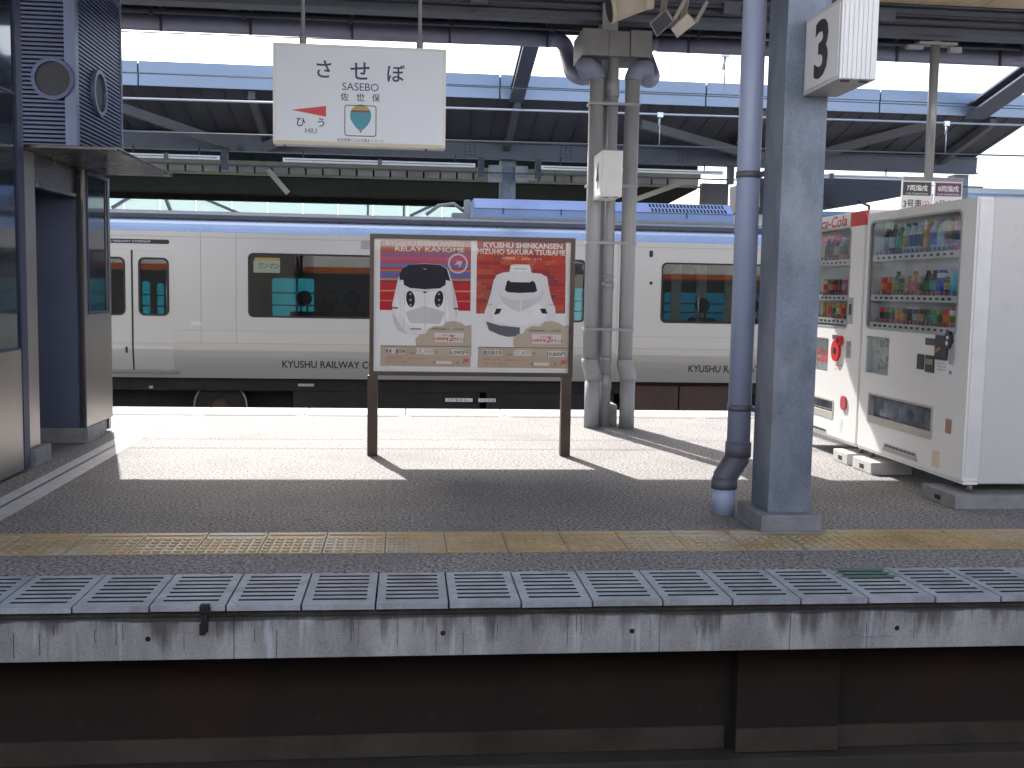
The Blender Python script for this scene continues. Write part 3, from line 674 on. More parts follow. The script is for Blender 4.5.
def fare(par, o, dest, p1, p2, dv):
    """the ticket panel along the bottom of a poster, o = photo x offset of the poster's left edge"""
    V = lambda v: v+dv
    m = MB(); bpoly(m, [(o+3, V(346)), (o+93.5, V(347)), (o+93, V(367)), (o+2.5, V(366))], D3); m.build('fare_panel', P('buff', (.50, .40, .31)), par)
    m = MB(); cloudy(m, o, D5+.0005); m.build('cloud_panel', P('buff2', (.52, .45, .36)), par)
    m = MB(); bpoly(m, [(o+3, V(345.4)), (o+93.5, V(346.4)), (o+93.5, V(347)), (o+3, V(346))], D6); 
    a, b = bp(o+70, V(329.2)); m.text(fB, '新幹線自由席なら、これがお得', a, b, w=.24, h=.017, d=D6, off=.01)
    a, b = bp(o+24.5, V(352.5)); m.text(fB, 'まで', a+.085, b-.004, h=.018, d=D6)
    a, b = bp(o+59, V(352.5)); m.text(fB, '円', a, b, h=.022, d=D6)
    a, b = bp(o+80, V(363)); m.text(fB, '席', a, b, h=.018, d=D6)
    a, b = bp(o+57, V(363)); m.text(fB, '列', a, b, h=.018, d=D6)
    m.build('small_print', P('brown_ink', (.10, .06, .045)), par)
    m = MB(); bpoly(m, [(o+57, V(332.5)), (o+86.5, V(333)), (o+86, V(342.5)), (o+57, V(342))], D6)
    bpoly(m, [(o+8, V(348.3)), (o+27.5, V(348.6)), (o+27.5, V(354)), (o+8, V(353.6))], D6); bpoly(m, [(o+38.5, V(348.4)), (o+56, V(348.8)), (o+56, V(354.4)), (o+38.5, V(354))], D6)
    bpoly(m, [(o+73, V(349.6)), (o+91.5, V(350)), (o+91.5, V(355.6)), (o+73, V(355.2))], D6); bpoly(m, [(o+58.5, V(361)), (o+74, V(361.3)), (o+74, V(364.4)), (o+58.5, V(364.1))], D6)
    m.build('white_box', P('white', (.72, .68, .66)), par)
    m = MB(); a, b = bp(o+17.7, V(351.2)); m.text(fB, dest, a, b, w=.145, h=.034, d=D7, off=.01)
    a, b = bp(o+81.5, V(352.7)); m.text(fB, p2+'円', a, b, w=.142, h=.034, d=D7, off=.01); m.build('fare_lettering', INK, par)
    m = MB(); a, b = bp(o+47.2, V(351.4)); m.text(fB, p1, a, b, w=.128, h=.033, d=D7); m.build('old_fare', P('grey_ink', (.33, .29, .32)), par)
    m = MB(); a, b = bp(o+71.5, V(338.6)); m.text(fB, '九州新幹線', a-.062, b-.004, w=.115, h=.026, d=D7, off=.02); m.text(fB, '2', a+.014, b+.004, h=.045, d=D7, off=.02, lean=.2); m.text(fB, '枚きっぷ', a+.078, b-.004, w=.09, h=.026, d=D7, off=.02)
    m.text(fB, '往復でお得な', a, b+.024, w=.10, h=.012, d=D7)
    a, b = bp(o+88, V(361.2)); m.text(fB, 'JR', a, b, w=.048, h=.036, d=D7, off=.02, lean=.15)
    a, b = bp(o+16, V(357.6)); m.text(fB, '九州新幹線をご利用の際は', a, b, w=.13, h=.013, d=D7); a, b = bp(o+20, V(362)); m.text(fB, '片道あたりのねだん・乗車券込み', a, b, w=.17, h=.011, d=D7)
    a, b = bp(o+40, V(358.6)); m.text(fB, '往復の場合のおねだんです', a, b, w=.15, h=.011, d=D7)
    m.build('red_lettering', RED, par)
# left poster
m = MB(); bpoly(m, [(378.3, 238.5), (472.5, 240), (471, 370), (376.5, 368)], D1); pl = B('left_poster', m, PAPER)
pm = MB(); mats = []
for i, (v0, v1, col) in enumerate(stripes):
    mats.append(P('stripe%d' % i, col)); pm.plate(fB, [bp(380.3-(v0-240)*.01, v0), bp(471.3-(v0-240)*.01, v0+.9), bp(471.3-(v1-240)*.01, v1+.9), bp(380.3-(v1-240)*.01, v1)], (), D2-.001, D2, mi=i)
pm.build('striped_ground', mats, pl)
m = MB(); bpoly(m, [(398, 279), (402, 269), (409, 264.8), (425, 263.5), (440, 264.5), (448, 269), (452, 281), (456, 297), (459, 312), (458, 324), (450, 331), (438, 335), (408, 334.5), (398, 331), (392.5, 318), (392.3, 304)], D3); bpoly(m, [(420, 334), (427, 334), (426, 337), (421, 336.5)], D3); m.build('train_nose', P('train_white', (.80, .81, .84)), pl)
m = MB(); bpoly(m, [(392.6, 312), (398, 322), (404, 330), (408, 334.3), (398, 331), (393.5, 321)], D4); bpoly(m, [(452, 283), (454.5, 293), (457, 307), (457.5, 318), (453.5, 308)], D4); bpoly(m, [(405, 312), (425, 306), (445, 312), (440, 324), (410, 323)], D4); m.build('train_shade_panel', P('train_grey', (.62, .63, .67)), pl)
m = MB(); bpoly(m, [(408, 291), (425, 292.5), (441, 291), (447, 300), (449, 318), (441, 327), (425, 329), (409, 326), (402, 317), (403, 300)], D3+.0006); bpoly(m, [(395, 300), (397.5, 294), (400, 312), (397, 318)], D3+.0006); m.build('nose_highlight', P('train_bright', (.90, .91, .92)), pl)
m = MB()
for u in (424.6, 404.5, 445): bpoly(m, [(u, 290.5), (u+.5, 290.5), (u+.5 if u > 420 else u-1, 330), (u if u > 420 else u-1.5, 330)], D4+.0005)
m.build('nose_seam', P('seam_grey', (.55, .56, .60)), pl)
m = MB(); bpoly(m, [(399.3, 275), (402, 269), (409, 264.8), (425, 263.8), (440, 264.8), (447, 269), (450.5, 281), (446, 280), (445.5, 285), (440, 288.3), (425, 289.3), (410, 288), (404, 285), (403.3, 279.8), (399.5, 280)], D4)
for ucx in (410.5, 439): 
    a, b = bp(ucx, 299); s_ = 1 if ucx < 425 else -1; m.plate(fB, [(a+x_*.033+s_*-.1*y_*.06, b+y_*.062) for x_, y_ in [(math.cos(i*math.pi/9), math.sin(i*math.pi/9)) for i in range(18)]], (), D4-.001, D4)
m.build('cab_window', P('cab_black', (.02, .022, .035)), pl)
m = MB()
for ucx in (410.5, 439):
    for vv in (294, 300, 305): a, b = bp(ucx, vv); m.plate(fB, ring(a, b, .009, .009, 10), (), D5-.001, D5)
a, b = bp(425, 269); m.plate(fB, ring(a, b, .014, .005, 10), (), D5-.001, D5); m.build('lamp_dot', P('dot', (.30, .31, .34)), pl)
m = MB(); bpoly(m, [(410, 328.5), (421, 328.5), (421, 329.6), (410, 329.5)], D5); bpoly(m, [(392.5, 307), (398, 307.3), (398, 308.7), (392.5, 308.4)], D5); bpoly(m, [(454, 308), (459, 308), (459, 309.4), (454, 309.4)], D5); bpoly(m, [(423, 291.5), (427, 291.5), (426.5, 293), (423.5, 293)], D5); m.build('trim_line', P('dark_red', (.09, .02, .04)), pl)
m = MB(); a, b = bp(458, 263.5); m.plate(fB, ring(a, b, .075, .075, 32), [ring(a, b, .062, .062, 32)], D4-.001, D4); m.plate(fB, [(a-.03, b-.01), (a-.005, b+.008), (a-.012, b+.02), (a+.035, b+.018), (a+.012, b-.035), (a+.006, b-.006)], (), D4-.001, D4)
m.build('swallow_roundel', P('pale', (.62, .64, .70)), pl)
m = MB(); a, b = bp(425, 243.5); m.text(fB, 'KYUSHU SHINKANSEN', a, b, w=.58, h=.036, d=D3, off=.02); a, b = bp(430, 249.3); m.text(fB, 'RELAY KAMOME', a, b, w=.52, h=.036, d=D3, off=.02); m.build('headline', P('white', (.72, .68, .66)), pl)
fare(pl, 377.5, '熊本・鹿児島', '10,160', '5,090', 0.)
# right poster
m = MB(); bpoly(m, [(475, 240), (568.5, 241.3), (565.5, 372), (473.5, 370)], D1); pr = B('right_poster', m, PAPER)
rnd = random.Random(4); pm = MB(); mats = [P('brick%d' % i, c) for i, c in enumerate([(.48, .06, .05), (.36, .045, .05), (.55, .11, .05), (.25, .06, .07), (.42, .10, .06), (.18, .05, .06)])]
v = 240.5
while v < 313:
    hgt = rnd.choice((2.2, 3, 4, 5)); u = 477.3; v2 = min(v+hgt, 313.5)
    while u < 566:
        u2 = min(u+rnd.choice((4, 7, 10, 16, 24)), 566.5); k = -(v-240)*.014
        pm.plate(fB, [bp(u+k, v), bp(u2+k, v+.15), bp(u2+k, v2+.15), bp(u+k, v2)], (), D2-.001, D2, mi=rnd.choice((0, 0, 0, 1, 2, 2, 3, 4, 5) if v > 252 else (0, 0, 1))); u = u2
    v = v2
pm.build('brick_ground', mats, pr)
m = MB(); bpoly(m, [(491, 293), (494, 280), (497, 275), (503, 272.5), (509.5, 272), (511, 265), (515, 264.2), (530, 264.6), (532, 272.8), (541, 273.6), (547.5, 277), (549.5, 290), (552, 300), (555.5, 308), (556, 318), (550, 330), (535, 337), (512, 338.5), (503, 336), (495, 331), (487, 322), (484.8, 312), (487.5, 305)], D3); m.build('train_nose', P('train_white', (.80, .81, .84)), pr)
m = MB(); bpoly(m, [(496, 288), (502, 296), (512, 300), (520, 301), (520, 312), (512, 309), (503, 303)], D4); bpoly(m, [(545, 290), (538, 297), (528, 300), (522, 301), (522, 311), (532, 306), (541, 300)], D4); m.build('train_shade_panel', P('train_grey2', (.68, .69, .73)), pr)
m = MB(); bpoly(m, [(505, 290), (507, 281.5), (508.5, 280), (511, 282), (530, 282.4), (533, 280.5), (535.5, 283), (537.5, 291), (534, 292.5), (520, 293), (508, 292.3)], D4)
for ucx, sg in ((498, -1), (544, 1)):
    a, b = bp(ucx, 311); m.plate(fB, [(a-.03, b-.02-sg*.01*-1), (a+.012, b-.02+.0), (a+.03, b+.018), (a-.012, b+.018)] if sg < 0 else [(a-.012, b-.02), (a+.03, b-.02), (a+.012, b+.018), (a-.03, b+.018)], (), D4-.001, D4)
m.build('cab_window', P('cab_black', (.02, .022, .035)), pr)
m = MB(); bpoly(m, [(512, 266), (529, 266.4), (530, 271.5), (511.5, 271)], D3+.0006); bpoly(m, [(503, 303), (520, 312), (539, 303), (548, 312), (545, 322), (520, 326), (495, 322), (492, 312)], D3+.0006); m.build('nose_highlight', P('train_bright', (.90, .91, .92)), pr)
m = MB(); bpoly(m, [(513, 268), (528, 268.3), (527, 269.6), (514, 269.3)], D4+.0005); bpoly(m, [(488, 304), (493, 303.4), (493, 304.6), (488, 305.4)], D4+.0005); bpoly(m, [(549, 304), (554, 304.6), (554, 305.8), (549, 305.2)], D4+.0005); m.build('trim_line', P('seam_grey', (.55, .56, .60)), pr)
m = MB(); bpoly(m, [(486, 321.5), (500, 325.5), (520, 327.5), (520, 336), (508, 337), (500, 335), (489, 330)], D4); m.build('skirt', P('skirt_grey', (.13, .14, .16)), pr)
m = MB(); a, b = bp(523.5, 245.6); m.text(fB, 'KYUSHU SHINKANSEN', a, b, w=.60, h=.041, d=D4, off=.025); a, b = bp(521.5, 252); m.text(fB, 'MIZUHO SAKURA TSUBAME', a, b, w=.67, h=.041, d=D4, off=.025)
a, b = bp(508.5, 258.2); m.text(fB, '九州新幹線', a, b, w=.10, h=.02, d=D4, off=.01); a, b = bp(532, 259); m.text(fB, 'みずほ・さくら', a, b, w=.15, h=.02, d=D4, off=.01); m.build('headline', P('white_head', (.74, .72, .70)), pr)
fare(pr, 475.2, '鹿児島中央', '21,600', '10,800', 1.6)
m = MB(); m.plate(fB, rect(bx0+.031, bz0+.031, bx1-.031, bz1-.031), (), .015, .015); B('acrylic_cover', m, glass('acrylic', (.98, .98, .98), .03, ))
# ================================================================== the train
TY = 16.6
t = thing('train', (2, 18, -1.12), 'white commuter train with dark windows on the far track', 'train')
fT = front(TY)
TXA, TXB = -12., 16.
zs, zt = .37, 2.07
winA = (-2.441, .775, 2.83, 1.768); winB = (4.058, .785, 9.6, 1.755); winC = (-10.4, .775, -5.9, 1.768)
holes = [rr(a, b, c, d, .085) for a, b, c, d in (winA, winB, winC)]
DX0, DX1 = -4.79, -3.56
holes.append(rect(DX0, zs+.002, DX1, 1.777))
m = MB(); m.plate(fT, rect(TXA, zs, TXB, zt), holes, -.045, 0); body = B('body_side', m, TRAINW)
def tilt(z): return TY+.085*((zs-z)/.55)**1.5 if z < zs else TY
m = MB()
zl = [zs-.55*i/5 for i in range(6)]
prof = [(tilt(z), z) for z in zl]+[(TY+.3, -.18), (TY+.3, zs)]
m.prism(prof, TXA, TXB); B('lower_side', m, TRAINK)
m = MB(); m.prism([(TY-.0, zt+.002), (TY+.025, zt+.06), (TY+.07, zt+.12), (TY+.13, zt+.17), (TY+.19, zt+.205), (TY+.4, zt+.2), (TY+.4, zt+.002)], TXA, TXB); B('cant_rail', m, CANT)
m = MB(); m.prism([(TY+.17, 2.277), (TY+.17, 2.345), (TY+.25, 2.36), (TY+.7, 2.43), (TY+1.45, 2.47), (TY+2.2, 2.43), (TY+2.72, 2.3), (TY+2.9, 2.07), (TY+2.8, 2.07), (TY+2.2, 2.28)], TXA, TXB); B('roof', m, ROOFT)
m = MB(); m.box(TXA, TXB, TY+.15, TY+.169, 2.278, 2.335); B('roof_gutter', m, mat('roof_gutter', (.08, .085, .11), .5, var=.1))
for a, b, c, d in (winA, winB, winC):
    m = MB(); m.plate(fT, rr(a, b, c, d, .085), [rr(a+.028, b+.028, c-.028, d-.028, .065)], -.03, .004); wf = B('window', m, SEAL)
    m = MB(); m.plate(fT, rr(a+.028, b+.028, c-.028, d-.028, .065), (), -.02, -.014); m.build('pane', TGLASS, wf)
    m = MB(); n_ = max(1, int((c-a)/2.6))
    for i in range(1, n_+1):
        if n_ > 1 and i < n_+1: 
            xx = a+(c-a)*i/(n_+.0001)
            if xx < c-.2: m.box(xx-.03, xx+.03, TY+.022, TY+.05, b+.03, d-.03)
    if len(m.bm.verts): m.build('mullion', SEAL, wf)
    else: m.bm.free()
def door_leaf(x0, x1, wx0, wx1):
    m = MB(); m.plate(fT, rect(x0, zs+.003, x1, 1.772), [rr(wx0, .775, wx1, 1.665, .09)], -.03, -.004)
    pr_ = [(tilt(z)-.005, z) for z in [zs-.43*i/4 for i in range(5)]]; m.prism([(TY-.001+.005, zs+.003)]+pr_[1:]+[(TY+.2, -.06), (TY+.2, zs+.003)], x0, x1)
    d = B('door', m, TRAINW)
    m = MB(); m.plate(fT, rr(wx0, .775, wx1, 1.665, .09), [rr(wx0+.03, .805, wx1-.03, 1.635, .07)], -.028, .002); m.build('window_rubber', SEAL, d)
    m = MB(); m.plate(fT, rr(wx0+.03, .805, wx1-.03, 1.635, .07), (), -.02, -.015); m.build('pane', TGLASS, d)
door_leaf(DX0+.012, -4.19, -4.72, -4.275); door_leaf(-4.162, DX1-.012, -4.085, -3.625)
m = MB(); m.box(-4.189, -4.163, TY-.002, TY+.03, zs, 1.772); m.prism([(tilt(z)-.004, z) for z in [zs-.43*i/4 for i in range(5)]]+[(TY+.1, -.06), (TY+.1, zs)], -4.189, -4.163)
B('door_seal', m, SEAL)
m = MB(); m.plate(fT, [(DX0-.02, zs), (DX0+.01, zs), (DX0+.01, 1.772), (DX1-.01, 1.772), (DX1-.01, zs), (DX1+.02, zs), (DX1+.02, 1.795), (DX0-.02, 1.795)], (), -.002, .003); B('door_surround', m, TRAINK)
m = MB(); m.box(DX0-.05, DX1+.06, TY+.02, TY+.12, -.105, -.068, .006); B('door_sill', m, mat('sill_metal', (.20, .20, .20), .4, .6, var=.1))
m = MB(); m.plate(fT, rr(-4.95, 1.872, -3.615, 1.938, .03), (), -.002, .004); st = B('name_strip', m, SEAL)
m = MB(); m.text(fT, 'KYUSHU RAILWAY COMPANY', -4.28, 1.905, w=.78, h=.032, d=.006); m.build('lettering', PAPER, st)
m = MB()
for x0 in (-1.926, 4.561):
    # the letters stand on the sloping lower side
    zc = .05; th = math.atan2(tilt(zc-.05)-tilt(zc+.05), .1)
    f = Frame((0, tilt(zc)-.0035, zc), (1, 0, 0), (0, -math.sin(th), math.cos(th)), (0, -1, 0))
    wdt = 1.93
    m.text(f, 'KYUSHU RAILWAY COMPANY', x0+wdt/2, 0, w=wdt, h=.118, d=0, off=.014)
B('company_lettering', m, INK)
m = MB(); m.plate(fT, rr(3.85, 1.83, 3.91, 1.94, .028), (), -.001, .006); B('side_lamp', m, SEAL)
m = MB(); m.plate(fT, ring(3.89, 1.42, .028, .028, 14), (), -.001, .006); B('cock_hole', m, SEAL)
m = MB(); m.plate(fT, rr(-.72, 1.86, -.52, 2.0, .02), (), -.001, .004)
for i in range(5): m.box(-.70, -.54, TY-.008, TY-.004, 1.88+i*.022, 1.888+i*.022)
m.plate(fT, rr(7.0, 1.72, 7.25, 1.95, .02), (), -.001, .004); B('speaker_grille', m, mat('grille_grey', (.42, .41, .40), .5, var=.1))
SEAM = flat('panel_seam', (.30, .295, .28), .5)
m = MB()
for xx in (-7.6, -5.2, -3.15, -2.62, 3.35, 9.95, 12.4): m.box(xx-.003, xx+.003, TY-.0025, TY+.001, zs, zt)
m.box(TXA, TXB, TY-.003, TY+.001, 1.985, 1.991); m.box(TXA, DX0-.05, TY-.003, TY+.001, .56, .564); m.box(DX1+.05, TXB, TY-.003, TY+.001, .56, .564); m.box(TXA, DX0-.05, TY-.003, TY+.001, zs-.002, zs+.004); m.box(DX1+.05, TXB, TY-.003, TY+.001, zs-.002, zs+.004)
B('panel_seam', m, SEAM)
m = MB(); m.plate(fT, rr(-4.285, .20, -4.255, .30, .012), (), -.004, .012); B('door_handle', m, SEAL)
m = MB()
for xx in (-3.3, 1.1, 3.45): m.plate(fT, rect(xx, .64, xx+.16, .70), (), 0, .002)
m.plate(fT, rect(3.0, 1.60, 3.22, 1.70), (), 0, .002); m.split('notice_sticker', flat('pale_sticker', (.62, .62, .60)), t)
q0 = on_y(253.5, 257.5, TY+.03); q1 = on_y(280, 273, TY+.03)
m = MB(); m.box(q0.x, q1.x, TY+.021, TY+.03, q1.z, q0.z-.045); bd = B('destination_board', m, mat('board_cream', (.85, .80, .58), .5, var=.03))
m = MB(); m.box(q0.x+.02, q1.x, TY+.019, TY+.0205, q0.z-.045, q0.z); m.build('top_strip', mat('board_ochre', (.70, .42, .10), .5, var=.03), bd)
m = MB(); m.text(Frame((0, TY+.02, 0), (1, 0, 0), (0, 0, 1), (0, -1, 0)), 'ワンマン', (q0.x+q1.x)/2+.02, (q0.z+q1.z)/2-.01, w=.31, h=.08, d=.001, off=.02, lean=.35); m.build('lettering', mat('green_ink', (.05, .11, .05), .5, var=0), bd)
# far side of the car, floor, ceiling, seats
RY = TY+2.9; fR = front(RY)
def rx(u): return on_y(u, 300, RY).x
def rz(u, v): return on_y(u, v, RY).z
rw = []
for (u0, v0, u1, v1) in ((272, 278, 314, 316.5), (142, 281, 150, 316), (157, 283, 164, 316)): rw.append((rx(u0), rz(u0, v1), rx(u1), rz(u0, v0)))
rw.append((rx(664), rz(700, 321), rx(775), rz(700, 293))); rw.append((rx(380), rz(450, 320), rx(450), rz(450, 285))); rw.append((rx(460), rz(500, 320), rx(590), rz(500, 287))); rw.append((rx(790), rz(790, 321), rx(900), rz(790, 293)))
rw = sorted(rw)
m = MB(); m.plate(fR, rect(TXA, -.18, TXB, 2.07), [rr(a, b, c, d, .05) for a, b, c, d in rw], -.05, 0); B('far_side', m, INT)
for a, b, c, d in rw:
    m = MB(); m.plate(fR, rr(a, b, c, d, .05), (), -.03, -.024); fw = B('far_window', m, TEAL)
    m = MB()
    for k in (.30, .62): m.box(a, c, RY-.03, RY-.005, b+(d-b)*k-.012, b+(d-b)*k+.012)
    m.split('safety_bar', SEAL, fw)
m = MB(); m.box(TXA, TXB, TY+.31, RY-.01, -.1, 0); B('floor', m, INT)
m = MB(); m.box(TXA, TXB, TY+.42, RY-.05, 2.05, 2.069); B('ceiling', m, mat('train_ceiling', (.45, .45, .44), .6, var=.05))
m = MB(); m.box(TXA, TXA+.05, TY+.001, RY-.001, -.18, 2.069); m.box(TXB-.05, TXB, TY+.05, RY-.051, -.1, 2.04); B('end_wall', m, TRAINK)
for i, xx in enumerate([on_y(304, 305, 18.2).x, on_y(330, 305, 18.2).x, on_y(352, 305, 18.2).x, 5.2, 6.1, 7.0, 1.2, 2.1]):
    m = MB(); m.lathe([(0, -.03), (.10, -.03), (.135, -.01), (.135, .01), (.10, .03), (0, .03)], (xx, 18.2, 1.06), 20, axis='y')
    for s_ in (-.055, .055): m.cyl((xx+s_, 18.2, .97), (xx+s_, 18.2, .82), .016, 8)
    m.box(xx-.24, xx+.24, 18.14, 18.26, .3, .84, .03); m.box(xx-.24, xx+.24, 17.75, 18.139, .3, .45, .03); m.box(xx-.04, xx+.04, 17.9, 18.1, 0, .3)
    B('seat', m, SEAT)
m = MB()
for xx, yy in ((-4.6, 17.0), (-3.75, 17.0), (-1.9, 18.6), (4.9, 17.4), (6.6, 18.7)): m.cyl((xx, yy, 0), (xx, yy, 2.05), .018, 8)
m.split('grab_pole', mat('grab_pole', (.4, .4, .4), .3, .8, var=0), t)
m = MB()
for xx in (4.42, 5.02, 5.5, 6.05, 6.5): 
    a = .10; pts = []
    m.box(xx-a, xx+a, RY-.16, RY-.12, .75, 1.95, .015)
m.split('curtain', mat('curtain_grey', (.42, .43, .42), .8, var=.1), t)
# underframe, equipment, bogies
m = MB(); m.box(TXA, TXB, TY+.35, RY-.4, -.40, -.181); m.box(-1.8, 1.2, TY+.35, TY+.9, -.9, -.401, .02); m.box(1.3, 3.4, TY+.30, TY+.9, -.93, -.401, .02); m.box(-4.2, -.2, TY+.55, TY+.62, -.84, -.72, .02); m.box(TXA, TXB, TY+1.2, TY+1.4, -1.0, -.41); B('underframe', m, UFR)
m = MB(); m.box(3.62, 4.45, TY+.2, TY+.8, -.92, -.25, .02); m.box(4.47, 5.55, TY+.2, TY+.8, -.92, -.25, .02); m.cyl((3.95, TY+.195, -.42), (3.95, TY+.2, -.42), .03, 12); m.box(4.9, 5.5, TY+.19, TY+.2, -.62, -.6); m.split('equipment_box', UBROWN, t)
for xx in (-2.98, -.95, 7.6, 9.7):
    m = MB(); m.lathe([(0, -.06), (.36, -.06), (.43, -.05), (.43, .06), (0, .06)], (xx, TY+.72, -.69), 36, axis='y'); wh = B('wheel', m, UFR)
    m = MB(); m.lathe([(.405, -.064), (.43, -.064), (.43, -.05), (.405, -.05), (.405, -.064)], (xx, TY+.72, -.69), 36, axis='y', caps=False); m.build('rim', mat('worn_rim', (.25, .24, .23), .4, .6, var=.2), wh)
    m = MB(); m.lathe([(0, -.09), (.13, -.09), (.15, -.06), (0, -.06)], (xx, TY+.72, -.69), 20, axis='y'); m.build('axle_cap', UBROWN, wh)
m = MB(); q = on_y(459, 400, TY+.29); m.box(q.x-.22, q.x+.22, TY+.285, TY+.299, q.z-.028, q.z+.028); q2 = on_y(487, 400, TY+.29); m.box(q2.x-.14, q2.x+.14, TY+.285, TY+.299, q.z-.028, q.z+.028); pl_ = m.split('data_plate', PAPER, t)
m = MB(); m.text(front(TY+.285), 'ATS 電源 No.1', q.x, q.z, w=.38, h=.04, d=.002); m.text(front(TY+.285), '元空気溜', q2.x, q.z, w=.24, h=.04, d=.002); m.build('lettering', INK, pl_[0])
m = MB()
for u, v, w_ in ((151, 387, .06), (306, 385, .25), (723, 389, .12)): q = on_y(u, v, TY+.34); m.box(q.x-w_/2, q.x+w_/2, TY+.33, TY+.349, q.z-.02, q.z+.02)
m.split('pale_cock', mat('cock_metal', (.4, .4, .38), .4, .5, var=.1), t)
# roof unit
m = MB(); ax0, ax1 = 1.08, 5.40
m.prism([(17.2, 2.40), (17.2, 2.58), (17.45, 2.76), (18.9, 2.76), (19.1, 2.5), (19.1, 2.38)], ax0, ax1); ac = B('roof_unit', m, ACB)
m = MB(); m.box(ax0, ax1, 17.17, 17.199, 2.385, 2.45); m.build('cream_base', mat('unit_base', (.40, .37, .32), .6, var=.1), ac)
m = MB()
for i in range(22):
    for j in range(2):
        xx = 4.02+i*.059; y0, z0 = 17.2+.25*(.10+.45*j), 2.58+.18*(.10+.45*j); y1, z1 = 17.2+.25*(.46+.45*j), 2.58+.18*(.46+.45*j)
        n_ = Vector((0, -.18, .25)).normalized()*.002
        m.poly([(xx+n_.x-.02*j, y0+n_.y, z0+n_.z), (xx+.036-.02*j, y0+n_.y, z0+n_.z), (xx+.032-.02*j, y1+n_.y, z1+n_.z), (xx-.004-.02*j, y1+n_.y, z1+n_.z)])
m.build('grille', DK, ac)
m = MB(); m.box(ax0-.002, ax1+.002, 17.185, 17.199, 2.575, 2.588)
for xx in (1.55, 2.5, 3.55, 4.6): m.box(xx-.012, xx+.012, 17.183, 17.199, 2.5, 2.6)
m.build('clip', mat('unit_clip', (.10, .13, .2), .5, var=.1), ac)
m = MB(); m.box(.72, .95, 17.2, 17.6, 2.40, 2.5, .01); m.box(.92, 1.02, 17.25, 17.5, 2.40, 2.72, .015); m.tube([(.3, 17.4, 2.47), (.5, 17.4, 2.62), (.75, 17.4, 2.66), (.95, 17.4, 2.52)], .03, 8); m.split('roof_bracket', mat('roof_bracket', (.32, .33, .34), .5, var=.1), t)

# ================================================================== the canopy over the opposite platform
t = thing('opposite_canopy', (2, 22, 3.1), 'long canopy with a blue grey fascia over the platform behind the train', 'canopy')
def fz(v512): return on_y(512, v512, 19.8).z
XE = 12.25
m = MB()
cuts = [-14, on_y(138, 70, 19.8).x, on_y(500, 90, 19.8).x, on_y(706, 95, 19.8).x, on_y(880, 100, 19.8).x, 22]
for a, b in zip(cuts, cuts[1:]): m.box(a+.012, b-.012, 19.8, 19.84, 4.80, 5.02, .006); m.box(a+.012, b-.012, 19.78, 19.82, 5.024, 5.235, .006)
B('fascia', m, FASC)
m = MB()
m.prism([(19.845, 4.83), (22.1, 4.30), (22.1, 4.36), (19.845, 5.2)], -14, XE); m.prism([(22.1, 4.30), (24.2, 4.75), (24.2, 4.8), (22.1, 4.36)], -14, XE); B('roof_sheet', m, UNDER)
m = MB()
x = -13.9
while x < XE:
    m.prism([(19.86, 4.812), (22.0, 4.31), (22.0, 4.322), (19.86, 4.826)], x, x+.03); x += .42
B('sheet_seam', m, DSTEEL)
m = MB()
m.box(-14, XE, 21.95, 21.97, 3.97, 4.28); m.box(-14, XE, 21.86, 22.06, 3.95, 3.97); m.box(-14, XE, 21.86, 22.06, 4.28, 4.298); B('main_beam', m, BSTEEL)
m = MB()
for u in (470, 566, 683):
    xx = on_y(u, 155, 21.95).x
    for dx in (-.10, 0, .10):
        for dz in (4.03, 4.10, 4.17, 4.23): m.cyl((xx+dx, 21.95, dz), (xx+dx, 21.935, dz), .02, 8)
B('bolt', m, DSTEEL)
m = MB()
for xr in (-7.6, -2.85, 2.02, 6.8, 11.4): m.bar((xr, 21.9, 4.2), (xr, 19.9, 4.72), .13, .16)
for a, b in (((122, 108, 20.2), (236, 147, 21.7)), ((640, 124, 20.2), (762, 158, 21.7)), ((930, 124, 20.2), (812, 156, 21.7)), ((360, 112, 20.2), (264, 147, 21.7))):
    m.bar(on_y(*a), on_y(*b), .12, .16)
m.split('rafter', mat('rafter_paint', (.12, .122, .13), .55, .1, var=.12, scale=2), t)
for xc, u in ((2.08, 507), (12.0, 975), (-7.4, 0)):
    m = MB(); m.box(xc-.16, xc+.16, 22.1, 22.4, -.0, 3.95)
    B('column', m, STEELB)
m = MB()
for a, b in ((on_y(489, 165, 21.95), on_y(503, 182, 21.95)), (on_y(515, 166, 21.95), on_y(529, 182, 21.95))): m.box(a.x, b.x-.03, 21.9, 22.08, b.z, a.z, .01)
m.split('loudspeaker', mat('speaker_grey', (.30, .32, .35), .5, var=.1), t)
m = MB()
for xa in (on_y(222, 165, 21.7).x, on_y(478, 170, 21.7).x, on_y(535, 170, 21.7).x, on_y(727, 180, 21.7).x):
    m.box(xa, xa+.12, 21.6, 21.75, 3.55, 3.94); 
m.box(-14, XE, 21.65, 21.68, 3.63, 3.66); B('conduit_rail', m, DSTEEL)
